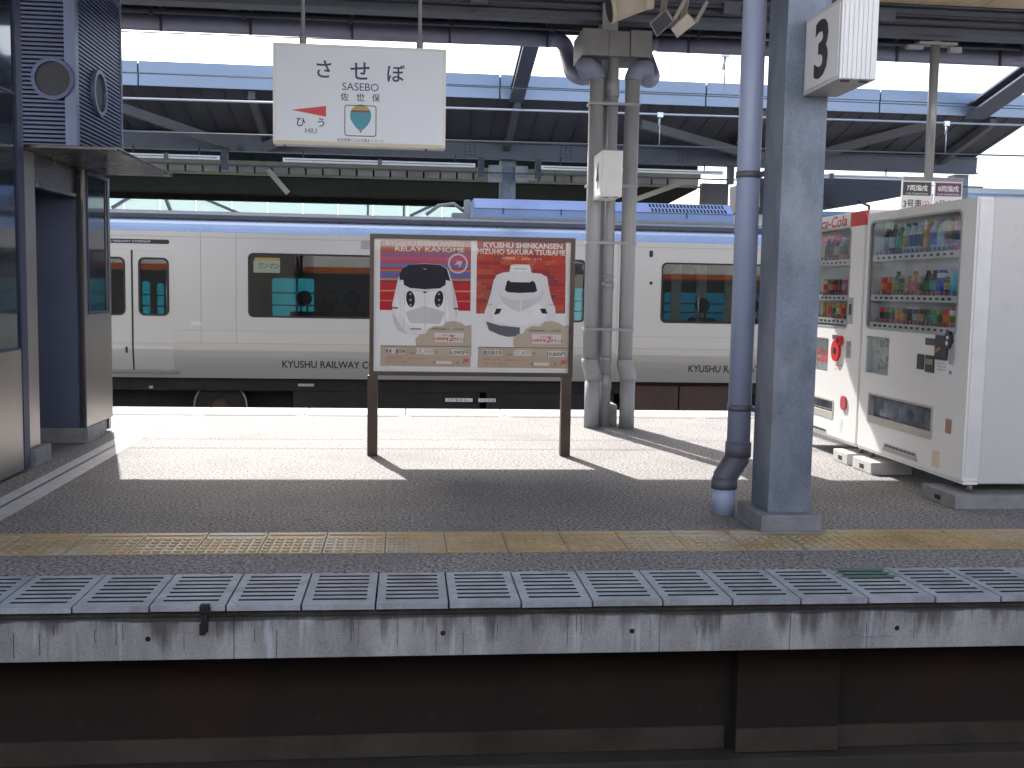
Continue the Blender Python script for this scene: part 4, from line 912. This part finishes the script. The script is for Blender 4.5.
for lx0, lx1, lab in ((-5.75, -3.69, 'white fluorescent batten at the left under the opposite canopy'), (-2.47, 1.35, 'white fluorescent batten behind the station name sign'), (2.69, 6.49, 'white fluorescent batten behind the rear pillar'), (7.2, 10.4, 'white fluorescent batten right of the near steel column')):
    l = thing('strip_light', ((lx0+lx1)/2, 21.5, 3.7), lab, 'strip light', 'fluorescent battens under the opposite canopy')
    m = MB(); m.box(lx0, lx1, 21.46, 21.54, 3.72, 3.80, .008); m.build('housing', LAMPW, l)
    m = MB(); m.box(lx0+.05, lx1-.05, 21.42, 21.459, 3.755, 3.762); m.box((lx0+lx1)/2-.04, (lx0+lx1)/2+.04, 21.43, 21.57, 3.70, 3.82, .004); m.build('cover', mat('lamp_cover_grey', (.12, .12, .13), .5, var=.0), l)
    m = MB()
    for xx in (lx0+.4, lx1-.4): m.cyl((xx, 21.5, 3.80), (xx, 21.5, 3.96), .015, 6)
    m.split('hanger', DSTEEL, l)
p = MB(); p.box(-16, 22, 19.75, 27.5, -.9, 0); o = struct(p.build('far_platform', ASPH))
# the raking cross members that stand out over the tracks
for xr, u0, v0, lab in ((2.0, 530, 45, 'raking steel strut rising above the fascia left of the rear pillar'), (11.0, 1024, 58, 'raking steel girder rising at the upper right corner')):
    wdt = .26 if xr < 5 else .45
    m = MB(); p0 = Vector((xr, 19.9, 4.78)); p1 = Vector((xr, 14.6, 5.95)) 
    m.bar(p0, p1, wdt, .04); m.bar(p0+Vector((0, .04, .18)), p1+Vector((0, .04, .18)), wdt, .04); m.bar(p0+Vector((0, .02, .09)), p1+Vector((0, .02, .09)), .03, .16)
    tag(m.build('roof_strut', BSTEEL), lab, 'strut')

# ================================================================== the farther canopy, the mint screen and what stands behind
t = thing('farther_canopy', (0, 28, 3.4), 'low dark canopy with a row of pale joist ends seen under the opposite canopy', 'canopy')
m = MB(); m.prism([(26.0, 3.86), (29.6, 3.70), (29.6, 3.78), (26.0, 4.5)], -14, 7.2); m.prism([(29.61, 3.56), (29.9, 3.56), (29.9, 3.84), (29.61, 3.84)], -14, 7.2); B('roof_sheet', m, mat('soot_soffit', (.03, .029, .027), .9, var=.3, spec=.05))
m = MB(); x = -8.
while x < 7.0: m.box(x, x+.355, 25.75, 25.99, 3.93, 4.10); x += .40
m.split('joist_end', mat('joist_cream', (.46, .41, .32), .7, var=.35, scale=1.2), t)
m = MB(); m.box(-14, 7.2, 25.7, 25.74, 3.86, 3.91); m.box(-14, 7.2, 25.7, 25.99, 4.10, 4.2); B('edge_trim', m, mat('trim_ochre', (.33, .28, .17), .6, var=.1))
m = MB()
for a, b in (((268, 170, 25.6), (288, 193, 25.6)), ((620, 205, 25.4), (690, 180, 25.4))): m.bar(on_y(*a), on_y(*b), .10, .12)
m.split('brace', CREAM, t)
m = MB(); q0 = on_y(702, 183, 25.3); q1 = on_y(728, 205, 25.3); m.box(q0.x, q1.x, 25.3, 25.5, q1.z-.6, q0.z); B('duct_box', m, mat('duct_grey', (.17, .16, .15), .7, var=.1))
t = thing('wind_screen', (-2, 31, 0), 'pale mint translucent screen wall standing beyond the train roof', 'screen wall')
m = MB(); x = -14.
while x < 5.: m.box(x+.01, x+.99, 31.0, 31.03, .2, 4.6); x += 1.0
B('panel', m, MINT)
m = MB()
for a, b, wd in (((112, 208), (142, 190), .12), ((163, 192), (172, 214), .16), ((188, 192), (243, 215), .12), ((410, 216), (446, 199), .12)): m.bar(on_y(*a, 30.9), on_y(*b, 30.9), wd, .08)
for u in (368, 404): q = on_y(u, 190, 30.9); m.box(q.x-.03, q.x+.03, 30.88, 30.95, 0, 4.4)
m.split('frame_brace', mat('brace_grey', (.26, .27, .30), .5, .2, var=.1), t)
t = thing('distant_building', (11, 36, 0), 'white low building in the distance behind the vending machines', 'building')
m = MB(); m.box(6, 26, 36, 42, 0, 4.05); B('wall', m, mat('white_render', (.72, .72, .70), .8, var=.05))
m = MB(); m.box(5.8, 26.2, 35.7, 42.2, 4.05, 4.2); B('roof', m, mat('blue_roof', (.16, .26, .42), .5, var=.1))
m = MB()
for xx in (9.5, 13.2): m.box(xx, xx+1.2, 35.96, 35.99, 1.5, 2.6)
B('window', m, DGLASS)
t = thing('dark_roof', (9.5, 27, 3.3), 'dark slanting station roof underside right of the near column', 'roof')
m = MB(); pts = [on_y(760, 178, 26), on_y(935, 178, 26), on_y(905, 196, 26), on_y(838, 207, 26), on_y(760, 207, 26)]
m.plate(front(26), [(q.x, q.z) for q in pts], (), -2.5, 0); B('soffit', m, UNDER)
m = MB(); m.cyl(on_y(768, 192, 25.9), on_y(830, 193, 25.9), .02, 6); m.tube([on_y(828, 208, 25.8), on_y(838, 195, 25.8)], .02, 6); m.tube([on_y(832, 208, 25.8), on_y(842, 198, 25.8)], .02, 6); m.cyl(on_y(869, 205, 25.8), on_y(869, 260, 25.8), .03, 6); m.cyl(on_y(858, 201, 25.8), on_y(869, 206, 25.8), .03, 6); B('pipework', m, DSTEEL)
t = thing('distant_hall', (27, 45, 0), 'low blue hall showing just over the big vending machine', 'building')
m = MB(); m.box(24.4, 40, 46.4, 50, 0, 6.05); B('wall', m, ACB)
m = MB(); m.box(24.2, 40.2, 46.2, 50.2, 6.052, 6.3); B('roof', m, mat('hall_roof', (.45, .46, .46), .6, var=.1))

# ================================================================== overhead wires
def catenary(Yw, m0, m1, c0, c1, drops, label, rad, mwire):
    t = thing('overhead_wire', (0, Yw, 3.6), label, 'wire')
    d = (m1-m0)/(m1-m0).length
    def ext(p, q, x): s = (x-p.x)/(q.x-p.x); return p.lerp(q, s)
    m = MB(); m.cyl(ext(m0, m1, -12), ext(m0, m1, 16), rad, 6); m.build('messenger_wire', mwire, t)
    m = MB(); m.cyl(ext(c0, c1, -12), ext(c0, c1, 16), rad*.8, 6); m.build('contact_wire', WIREN if False else WIRED, t)
    m = MB()
    for u in drops:
        xx = on_y(u, 120, Yw).x; a = ext(m0, m1, xx); b = ext(c0, c1, xx); m.cyl(a, b, .009, 6); m.box(a.x-.05, a.x+.05, Yw-.02, Yw+.02, a.z-.05, a.z+.03); m.cyl(a-Vector((0, 0, .05)), a-Vector((.02, 0, .2)), .018, 6)
    m.build('dropper', WIRE, t)
catenary(18.05, on_y(122, 98.1, 18.05), on_y(1000, 124.5, 18.05), on_y(122, 131.5, 18.05), on_y(860, 151.5, 18.05), (660, 947), 'overhead line with two droppers above the train', .02, WIRE)
catenary(12.75, on_y(122, 31.5, 12.75), on_y(1000, 62.5, 12.75), on_y(122, 72.5, 12.75), on_y(1000, 108, 12.75), (723,), 'overhead line above the empty near track', .008, WIRED)

# ================================================================== hanging car position signs
t = thing('car_stop_sign', (4.98, 9.8, 2.16), 'two hanging car number plates on a grey post above the vending machines', 'sign')
m = MB(); m.cyl((4.985, 9.8, 3.70), (4.985, 9.8, 2.42), .043, 16); B('post', m, mat('post_grey', (.33, .34, .36), .4, .4, var=.08))
m = MB(); m.box(4.80, 5.18, 9.74, 9.86, 3.66, 3.685, .004); m.box(4.70, 4.86, 9.77, 9.83, 3.62, 3.655, .004); m.box(5.12, 5.24, 9.77, 9.83, 3.60, 3.65, .004); m.split('ceiling_bracket', PIPEG, t)
m = MB(); m.box(4.73, 5.34, 9.785, 9.815, 2.385, 2.425); B('cross_rail', m, PIPEG)
f9 = front(9.78)
for i, (x0, x1, a, b, col) in enumerate(((4.715, 5.02, '7両編成', '3号車', (.04, .045, .06)), (5.04, 5.325, '8両編成', '4号車', (.13, .04, .14)))):
    m = MB(); m.plate(f9, rect(x0, 1.98, x1, 2.385), (), -.012, 0); pp = B('number_plate', m, PAPER)
    m = MB(); m.plate(f9, rect(x0+.012, 2.245, x1-.012, 2.372), (), 0, .0015); m.build('header', flat('header%d' % i, col), pp)
    m = MB(); m.text(f9, a, (x0+x1)/2, 2.317, w=.21, h=.062, d=.003, off=.02); m.text(f9, 'CAR FORMATION', (x0+x1)/2, 2.262, w=.22, h=.018, d=.003); m.build('header_lettering', PAPER, pp)
    m = MB(); m.text(f9, b, (x0+x1)/2-.04, 2.165, w=.185, h=.085, d=.0025, off=.012); m.text(f9, 'CAR No.', (x0+x1)/2, 2.065, w=.12, h=.016, d=.0025); m.build('lettering', INK, pp)
    m = MB(); m.plate(f9, ring(x1-.055, 2.16, .036, .036, 20), [ring(x1-.055, 2.16, .03, .03, 20)], 0, .0025); m.plate(f9, [(x1-.075, 2.15), (x1-.035, 2.15), (x1-.055, 2.175)], (), 0, .0025); m.build('red_mark', RED, pp)

# ================================================================== loudspeaker and lamps under the canopy
t = thing('horn_speaker', (2.35, 8.6, 3.7), 'beige horn loudspeaker under the canopy above the rear pillar', 'loudspeaker')
hc = on_y(609, 8, 8.6); he = on_y(642, 2, 8.6)
m = MB(); ax = (he-hc); m.tube([hc, hc+ax*.12], .125, 24, r2=.12); m.tube([hc+ax*.12, hc+ax*1.0], .12, 24, r2=.07); m.tube([hc+ax*1.0, hc+ax*1.3], .07, 20); B('horn', m, mat('horn_beige', (.50, .45, .38), .5, var=.08))
m = MB(); m.tube([hc-ax*.01, hc+ax*.0], .115, 24); B('mouth', m, DK)
m = MB(); m.bar(hc+ax*.8, hc+ax*.8+Vector((0, 0, .5)), .04, .02); m.bar(hc+ax*.5+Vector((0, 0, -.09)), hc+ax*1.1+Vector((0, 0, -.06)), .03, .02); m.split('bracket', CREAM, t)
for k, (c4, lab, cl) in enumerate(((((649.5, 24), (666, 9), (674, 21), (657, 37)), 'dark faced floodlight left of the pair under the canopy', (.05, .055, .08)), (((671, 29), (687, 14), (696, 23), (677, 38)), 'white hooded floodlight right of the pair under the canopy', (.58, .55, .49)))):
    Q = [on_y(u, v, 8.7) for u, v in c4]; n_ = Vector((.25, 1, .45)).normalized(); ctr = sum(Q, Vector())/4
    t = thing('floodlight', ctr, lab, 'floodlight', 'floodlights under the canopy')
    def slab(P4, d0, d1):
        b = bmesh.new(); lo = [b.verts.new(q+n_*d0) for q in P4]; hi = [b.verts.new(q+n_*d1) for q in P4]
        for i in range(4): b.faces.new((lo[i], lo[(i+1) % 4], hi[(i+1) % 4], hi[i]))
        b.faces.new(lo[::-1]); b.faces.new(hi); bmesh.ops.recalc_face_normals(b, faces=b.faces); return b
    m = MB(); m._merge(slab(Q, 0, .10), 0); m.build('housing', mat('flood_housing%d' % k, (.30, .30, .31) if k == 0 else (.58, .55, .49), .5, var=.06), t)
    m = MB(); m._merge(slab([ctr+(q-ctr)*.86 for q in Q], -.006, -.001), 0); m.build('lens', mat('flood_lens%d' % k, cl, .35, var=.1), t)
    m = MB(); m.bar(ctr+n_*.1, ctr+n_*.12+Vector((.08, .15, .45)), .05, .03); m.bar(Q[2]+n_*.05, Q[2]+n_*.05+Vector((.09, 0, .17)), .02, .03); m.split('bracket', mat('flood_bracket', (.34, .33, .31), .5, .2, var=.1), t)

# ================================================================== vending machines
MX = 3.36; fM = left(MX)
def A(Y): return -Y                                            # a position along the machine front
def machine(name_label, Y0, Y1, zb, zt, xb, rows, kind):
    """front faces -X; Y0 is the end nearer the camera"""
    t = thing('vending_machine', (MX+.37, (Y0+Y1)/2, zb-.1), name_label, 'vending machine', 'vending machines beside the near column')
    a0, a1 = -Y1, -Y0
    big = kind == 'big'
    if big: disp = (a0+.06, 1.035, a1-.16, 1.815)
    else: disp = (a0+.06, 1.02, a1-.235, 1.80)
    sm = (-7.41, .715, -7.04, .985) if big else (a0+.1, .66, -8.10, .93)
    sl_ = (-7.33, .36, -6.385, .575) if big else (-8.6, .30, -7.95, .45)
    dr = (a0+.004, zb+.02, a1-.004, zt-.004)
    m = MB(); m.plate(fM, rect(*dr), [rr(*disp, .05), rr(*sm, .015), rr(*sl_, .01)], -.10, 0.); m.build('front_door', WHITEM, t)
    m = MB(); m.box(MX+.103, xb, Y0+.002, Y1-.002, zb, zt, .012, mi=1); m.box(MX+.012, MX+.103, Y0+.004, Y1-.004, zb-.004, zb+.017, .003); cab = m.build('cabinet', [WHITEM, mat('darkened_side_enamel', (.56, .565, .57), .3, 0, var=.02, scale=2)], t)  # same white enamel, side darkened in the colour for weaker light
    # hollow display: back, sides lie in front of the cabinet
    m = MB(); m.fbox(fM, disp[0]-.01, disp[2]+.01, disp[1]-.01, disp[3]+.01, -.1028, -.1005); m.build('display_back', mat('display_grey', (.84, .85, .86), .4, var=.03), t)
    m = MB(); m.plate(fM, rr(disp[0], disp[1], disp[2], disp[3], .05), [rr(disp[0]+.014, disp[1]+.014, disp[2]-.014, disp[3]-.014, .04)], -.02, .003); fw = m.build('display_frame', mat('frame_grey', (.35, .36, .38), .4, .2, var=.05), t)
    m = MB(); m.fbox(fM, disp[0]+.002, disp[2]-.002, disp[1]+.002, disp[3]-.002, -.012, -.008); m.build('pane', VGLASS, fw)
    for zc, n_, tint in rows:
        sx0, sx1 = (disp[0]+.03, disp[2]-.045)
        m = MB(); m.fbox(fM, sx0, sx1, zc-.022, zc+.022, -.10, -.014, .003); sh = m.build('shelf', PAPER, t)
        m = MB(); m2 = MB(); m3 = MB()
        for i in range(n_):
            xa = sx0+.05+(sx1-sx0-.10)*(i+.5)/n_
            m.fbox(fM, xa-.019, xa+.019, zc-.008, zc+.008, -.0142, -.0125)
        for i in range(int(n_*1.5)):
            xa = sx0+.03+(sx1-sx0-.06)*(i+.5)/(n_*1.5); m2.fbox(fM, xa-.014, xa+.014, zc+.024, zc+.05, -.022, -.018)
        m.build('button', INK, sh); m2.build('price_tag', flat('tag_'+tint, (.12, .18, .50) if tint == 'blue' else (.42, .16, .22)), sh)
    # sample window, delivery slot
    m = MB(); m.fbox(fM, sm[0], sm[2], sm[1], sm[3], -.05, -.045); m.fbox(fM, sm[0]+.006, sm[2]-.006, sm[1]+.006, sm[3]-.006, -.012, -.008, mi=1); sw = m.build('sample_window', [mat('sample_back', (.66, .69, .70), .4, var=.12, scale=20), VGLASS], t)
    m = MB(); m.plate(fM, rr(*sl_, .01), [rr(sl_[0]+.014, sl_[1]+.05, sl_[2]-.014, sl_[3]-.014, .008)], -.02, .004); s2 = m.build('delivery_frame', mat('slot_frame', (.48, .46, .42), .4, .1, var=.1), t)
    m = MB(); m.fbox(fM, sl_[0]+.012, sl_[2]-.012, sl_[1]+.02, sl_[3]-.012, -.05, -.04); m.build('flap', mat('slot_flap', (.15, .18, .22), .12, 0, var=.5, scale=9), s2)
    return t, disp
zr = [(1.545, 13, 'blue'), (1.262, 14, 'red'), (1.064, 14, 'red')]
vm, disp = machine('big white drink machine facing sideways with three shelves, nearest the camera', 5.985, 7.49, .145, 1.875, 4.12, zr, 'big')
BB = lambda n_, m_, mm, par=None: m_.build(n_, mm, par or vm)
m = MB(); m.fbox(fM, -6.52, -6.385, .965, 1.01, 0, .006, .002); BB('price_display', m, flat('lcd', (.09, .10, .13), .2))
m = MB(); m.fbox(fM, -6.385, -6.235, .88, 1.035, 0, .012, .004); m.plate(fM, ring(-6.215, 1.01, .04, .055, 20), (), 0, .02); cu = BB('coin_unit', m, INK)
m = MB(); m.plate(fM, ring(-6.215, 1.025, .012, .012, 12), (), .02, .022); m.plate(fM, ring(-6.22, .99, .014, .014, 12), (), .02, .022); m.split('coin_slot', PAPER, cu)
m = MB(); m.plate(fM, [(-6.37, .92), (-6.31, .945), (-6.31, .965), (-6.37, .94)], (), .012, .014); m.build('orange_mark', flat('orange_mark', (.40, .16, .08)), cu)
m = MB(); m.fbox(fM, -6.205, -6.16, .86, .99, 0, .01, .003); BB('return_lever', m, mat('lever_metal', (.45, .45, .45), .3, .7, var=.1))
m = MB(); m.fbox(fM, -6.62, -6.53, .80, .90, 0, .006, .002); m.fbox(fM, -6.51, -6.395, .79, .90, 0, .006, .002); cr = BB('card_reader', m, INK)
m = MB(); m.fbox(fM, -6.495, -6.41, .84, .875, .006, .0075); m.build('card_label', flat('card_label', (.28, .22, .20)), cr)
m = MB(); m.fbox(fM, -6.375, -6.20, .80, .875, 0, .002); ln = BB('notice_sticker', m, PAPER)
m = MB()
for i, s_ in enumerate(('使えます', '釣銭切れの場合', 'お問合せは')): m.text(fM, s_, -6.30, .858-i*.02, w=.12, h=.011, d=.003)
m.build('small_print', flat('blue_print', (.10, .16, .35)), ln)
m = MB(); m.cyl((MX-.001, 6.19, .81), (MX-.006, 6.19, .81), .012, 12); BB('lock', m, mat('lock_metal', (.3, .3, .3), .3, .8, var=0))
m = MB(); m.fbox(fM, -6.215, -6.145, .43, .52, 0, .002); BB('orange_sticker', m, flat('rust_sticker', (.36, .17, .12)))
m = MB(); m.fbox(fM, -6.36, -6.27, .195, .30, 0, .002); BB('cream_sticker', m, flat('cream_sticker', (.70, .60, .42)))
m = MB(); m.plate(fM, [(-7.06, .19), (-6.55, .19), (-6.58, .245), (-7.03, .245)], (), 0, .004); vt = BB('lower_vent', m, mat('vent_grey', (.40, .40, .40), .5, var=.1))
m = MB()
for i in range(8): m.fbox(fM, -7.02+i*.056, -6.975+i*.056, .225, .236, .004, .006)
m.build('vent_slot', INK, vt)
m = MB(); m.box(MX+.014, MX+.1025, 5.9835, 5.986, .19, 1.86); BB('edge_trim', m, ALUW)
m = MB(); rs = random.Random(3)                                 # crumpled film bottle art behind the little window
for i in range(9):
    ya = -7.36+rs.random()*.26; zc = .76+rs.random()*.18; m.bar(fM.p(ya, zc, -.036), fM.p(ya+rs.uniform(-.05, .05), zc+rs.uniform(-.05, .06), -.03), .01, .03)
m.split('sample_leaflet', flat('sample_print', (.62, .64, .62)), vm)
m = MB()
for xx, yy in ((3.44, 6.04), (3.44, 7.4), (4.05, 6.04), (4.05, 7.4)): m.cyl((xx, yy, .144), (xx, yy, .09), .018, 10)
m.split('foot', mat('foot_steel', (.25, .25, .26), .4, .6, var=.1), vm)
zr2 = [(1.53, 9, 'red'), (1.255, 9, 'red'), (1.071, 9, 'red')]
vm2, disp2 = machine('second drink machine with a red square on its header, half hidden by the column', 7.52, 8.74, .145, 1.80, 4.12, zr2, 'small')
B2 = lambda n_, m_, mm, par=None: m_.build(n_, mm, par or vm2)
m = MB(); m.box(MX+.03, 4.1, 7.53, 8.73, 1.805, 1.91, .006); hd = B2('header', m, PAPER)
fh = left(MX+.03)
m = MB(); m.fbox(fh, -7.80, -7.535, 1.79, 1.905, .0, .024, .003); m.build('red_square', RED, hd)
m = MB()
m.text(fh, 'Coca-Cola', -8.28, 1.855, w=.72, h=.085, d=.002, lean=.3, off=.01)
m.build('script_logo', RED, hd)
m = MB(); m.text(fM, 'Coca-Cola', -8.22, 1.735, w=.5, h=.09, d=-.0075, lean=.3, off=.01); B2('pane_logo', m, flat('logo_pale', (.60, .12, .12)))
m = MB(); m.text(fM, 'Coca-Cola', -8.40, .79, w=.58, h=.11, d=-.004, lean=.3, off=.012); B2('leaflet_logo', m, RED)
m = MB(); m.plate(fM, ring(-7.93, .845, .075, .085, 24), (), 0, .02); m.plate(fM, ring(-7.855, .925, .045, .04, 20), [ring(-7.855, .925, .02, .018, 14)], 0, .03); m.plate(fM, [(-7.95, .90), (-7.89, .875), (-7.85, .925), (-7.90, .95)], (), 0, .018); cu = B2('red_coin_unit', m, RED)
m = MB(); m.fbox(fM, -7.96, -7.91, .82, .87, .02, .024, .002); m.split('coin_slot', INK, cu)
m = MB(); m.fbox(fM, -8.02, -7.93, .93, .965, 0, .006); B2('price_display', m, flat('lcd', (.09, .10, .13), .2))
m = MB(); m.plate(fM, rr(-7.80, .395, -7.70, .505, .04), (), 0, .012); B2('red_handle', m, flat('red_handle', (.45, .06, .08)))
m = MB(); m.fbox(fM, -7.74, -7.68, .80, .93, 0, .008, .003); B2('return_lever', m, mat('lever_metal', (.45, .45, .45), .3, .7, var=.1))
m = MB(); m.fbox(fM, -7.74, -7.67, 1.06, 1.26, 0, .004); m.fbox(fM, -7.735, -7.69, 1.13, 1.21, .004, .006, mi=1); B2('grey_label', m, [flat('label_grey', (.35, .36, .38)), INK])
m = MB(); m.text(fM, 'Coca-Cola', -7.90, .735, w=.13, h=.022, d=.002, lean=.3); m.text(fM, 'お札・硬貨', -7.9, .70, w=.12, h=.014, d=.002); B2('small_lettering', m, RED)
m = MB()
for i in range(5): m.text(fM, 'ご注意', -7.79, .31-i*.022, w=.06, h=.012, d=.002)
B2('notice_lettering', m, flat('grey_print', (.35, .35, .36)))
m = MB(); m.fbox(fM, -8.55, -8.08, .185, .20, 0, .006); B2('lower_vent', m, INK)
m = MB()
for xx, yy in ((3.44, 7.58), (3.44, 8.68), (4.05, 7.58), (4.05, 8.68)): m.cyl((xx, yy, .144), (xx, yy, .09), .018, 10)
m.split('foot', mat('foot_steel', (.25, .25, .26), .4, .6, var=.1), vm2)
# footing blocks
def block(x0, x1, y0, y1, h, label, mt, slot=True):
    t = thing('footing_block', ((x0+x1)/2, (y0+y1)/2, 0), label, 'block', 'concrete blocks under the vending machines')
    m = MB(); m.box(x0, x1, y0, y1, 0, h, .008); m.build('slab', mt, t)
    if slot:
        m = MB(); m.box(x0-.002, x0+.002, (y0+y1)/2-.035, (y0+y1)/2+.035, h*.28, h*.62); m.build('slot', DK, t)
PALEB = mat('pale_block', (.55, .55, .53), .85, var=.12, scale=10)
block(3.29, 4.3, 5.93, 6.34, .088, 'long grey kerb slab under the near corner of the big drink machine', FOOT)
block(3.31, 3.62, 7.12, 7.44, .089, 'pale block under the far corner of the big drink machine', PALEB)
block(3.31, 3.62, 7.53, 7.80, .089, 'pale block under the near corner of the second drink machine', PALEB)

# sample bottles and cans
def bottle_mesh(kind, h, r, body, label_, cap):
    mats = [body, label_, cap]; m = MB()
    if kind == 'bottle':
        pr_ = [(r*.85, 0, 0), (r, h*.04, 0), (r, h*.22, 1), (r*.99, h*.60, 0), (r*.98, h*.66, 0), (r*.55, h*.84, 0), (r*.40, h*.90, 2), (r*.42, h*.905, 2), (r*.42, h*.99, 2), (r*.36, h, 2)]
    elif kind == 'can':
        pr_ = [(r*.82, 0, 2), (r, h*.05, 0), (r, h*.30, 1), (r, h*.66, 0), (r, h*.92, 2), (r*.86, h*.985, 2), (r*.84, h, 2)]
    else:
        pr_ = [(r, 0, 0), (r*1.02, h*.02, 1), (r*1.02, h*.7, 0), (r*.98, h*.88, 2), (r*.7, h*.94, 2), (r*.7, h, 2)]
    m.lathe(pr_, (0, 0, 0), 14); return m, mats
COL = {'green': (.03, .16, .06), 'teal': (.03, .28, .26), 'blue': (.03, .10, .45), 'pale blue': (.30, .50, .68), 'orange': (.62, .20, .03), 'amber': (.45, .24, .05), 'brown': (.14, .06, .03), 'dark': (.025, .02, .02),
       'navy': (.02, .03, .12), 'red': (.52, .03, .03), 'white': (.70, .70, .68), 'pink': (.55, .12, .22), 'cyan': (.05, .40, .65), 'olive': (.22, .22, .04), 'grey': (.28, .28, .28), 'cream': (.62, .52, .34), 'tan': (.42, .30, .18), 'clear': (.52, .60, .64)}
def dm(c): return mat('drink_'+c.replace(' ', '_'), tuple(min(.85, q*1.45+.015) for q in COL[c]), .25, 0, var=.25, scale=45)
big_rows = [
 (1.59, .205, [('bottle', 'dark', 'green', 'white'), ('bottle', 'dark', 'grey', 'green'), ('bottle', 'green', 'teal', 'white'), ('bottle', 'pale blue', 'olive', 'green'), ('bottle', 'clear', 'blue', 'blue'), ('bottle', 'pale blue', 'navy', 'white'), ('carton', 'pink', 'amber', 'cream'), ('bottle', 'pale blue', 'blue', 'white'), ('bottle', 'clear', 'pale blue', 'blue'), ('bottle', 'tan', 'brown', 'pink'), ('bottle', 'pink', 'navy', 'white')]),
 (1.305, .165, [('can', 'red', 'orange', 'grey'), ('can', 'orange', 'red', 'grey'), ('bottle', 'green', 'olive', 'dark'), ('can', 'dark', 'green', 'grey'), ('can', 'tan', 'grey', 'grey'), ('bottle', 'tan', 'pink', 'red'), ('can', 'grey', 'brown', 'grey'), ('bottle', 'dark', 'green', 'dark'), ('bottle', 'dark', 'teal', 'dark'), ('carton', 'white', 'blue', 'blue'), ('can', 'navy', 'tan', 'grey'), ('carton', 'cyan', 'cyan', 'pale blue')]),
 (1.10, .125, [('can', 'red', 'dark', 'grey'), ('can', 'tan', 'green', 'grey'), ('can', 'green', 'dark', 'grey'), ('can', 'amber', 'orange', 'grey'), ('can', 'brown', 'amber', 'grey'), ('can', 'navy', 'dark', 'white'), ('can', 'navy', 'grey', 'white'), ('can', 'brown', 'tan', 'grey'), ('can', 'dark', 'green', 'grey'), ('can', 'green', 'teal', 'grey'), ('can', 'olive', 'green', 'grey'), ('can', 'red', 'orange', 'grey'), ('can', 'white', 'olive', 'red')])]
small_rows = [
 (1.575, .18, [('bottle', 'dark', 'red', 'red'), ('bottle', 'brown', 'dark', 'red'), ('bottle', 'tan', 'brown', 'white'), ('bottle', 'dark', 'grey', 'white'), ('bottle', 'dark', 'brown', 'red'), ('bottle', 'dark', 'dark', 'grey')]),
 (1.30, .165, [('can', 'tan', 'grey', 'grey'), ('can', 'pink', 'grey', 'white'), ('can', 'dark', 'brown', 'grey'), ('can', 'dark', 'red', 'grey'), ('can', 'brown', 'tan', 'grey'), ('can', 'cream', 'red', 'grey')]),
 (1.112, .13, [('can', 'olive', 'tan', 'grey'), ('can', 'orange', 'red', 'grey'), ('can', 'amber', 'cream', 'grey'), ('can', 'tan', 'green', 'grey'), ('can', 'orange', 'pink', 'grey'), ('can', 'olive', 'amber', 'grey')])]
cache = {}
SH = ['top', 'middle', 'bottom']; ORD = ords
rb = random.Random(11)
def fill(rows, ya, yb, where, grp, ords_from, hidden=0):
    """bottles stand on the shelf strips just behind the pane; ya is the far end, yb the near end"""
    for ri, (z, h, items) in enumerate(rows):
        n_ = len(items)
        for i, it in enumerate(items):
            kind, cb, cl, cc = it
            r = .0355 if kind != 'can' else .033
            hh = h*(1 if kind != 'can' or ri == 2 else .78); key = (it, round(hh, 3))
            yy = ya+(yb-ya)*(i+.5)/n_+rb.uniform(-.006, .006)
            zz = z-.0225
            if key not in cache:
                m, mm = bottle_mesh(kind, hh, r, dm(cb), dm(cl), dm(cc)); o = m.build({'bottle': 'bottle', 'can': 'can', 'carton': 'squat_bottle'}[kind], mm); off = ROOT[o].copy(); o.location = (0, 0, 0); cache[key] = (o, off); first = True
            else:
                o = cache[key][0].copy(); C.objects.link(o); first = False
            off = cache[key][1]; o.location = (MX+.058+off.x, yy+off.y, zz+off.z); o.rotation_euler.z = rb.uniform(0, 6)
            wd = {'bottle': 'bottle', 'can': 'can', 'carton': 'squat bottle'}[kind]
            if where == 'big': lb = '%s %s with %s label, %s from left, %s shelf, big machine' % (cb, wd, cl, ORD[i], SH[ri])
            else: lb = '%s %s with %s label, %s from right, %s shelf, second machine' % (cb, wd, cl, ORD[n_-1-i], SH[ri])
            tag(o, lb, 'drink can' if kind == 'can' else 'drink bottle', grp)
fill(big_rows, 7.30, 6.24, 'big', 'sample drinks in the big drink machine', 0)
fill([(z, h, its[::-1]) for z, h, its in small_rows], 8.36, 7.80, 'small', 'sample drinks in the second drink machine', 0)
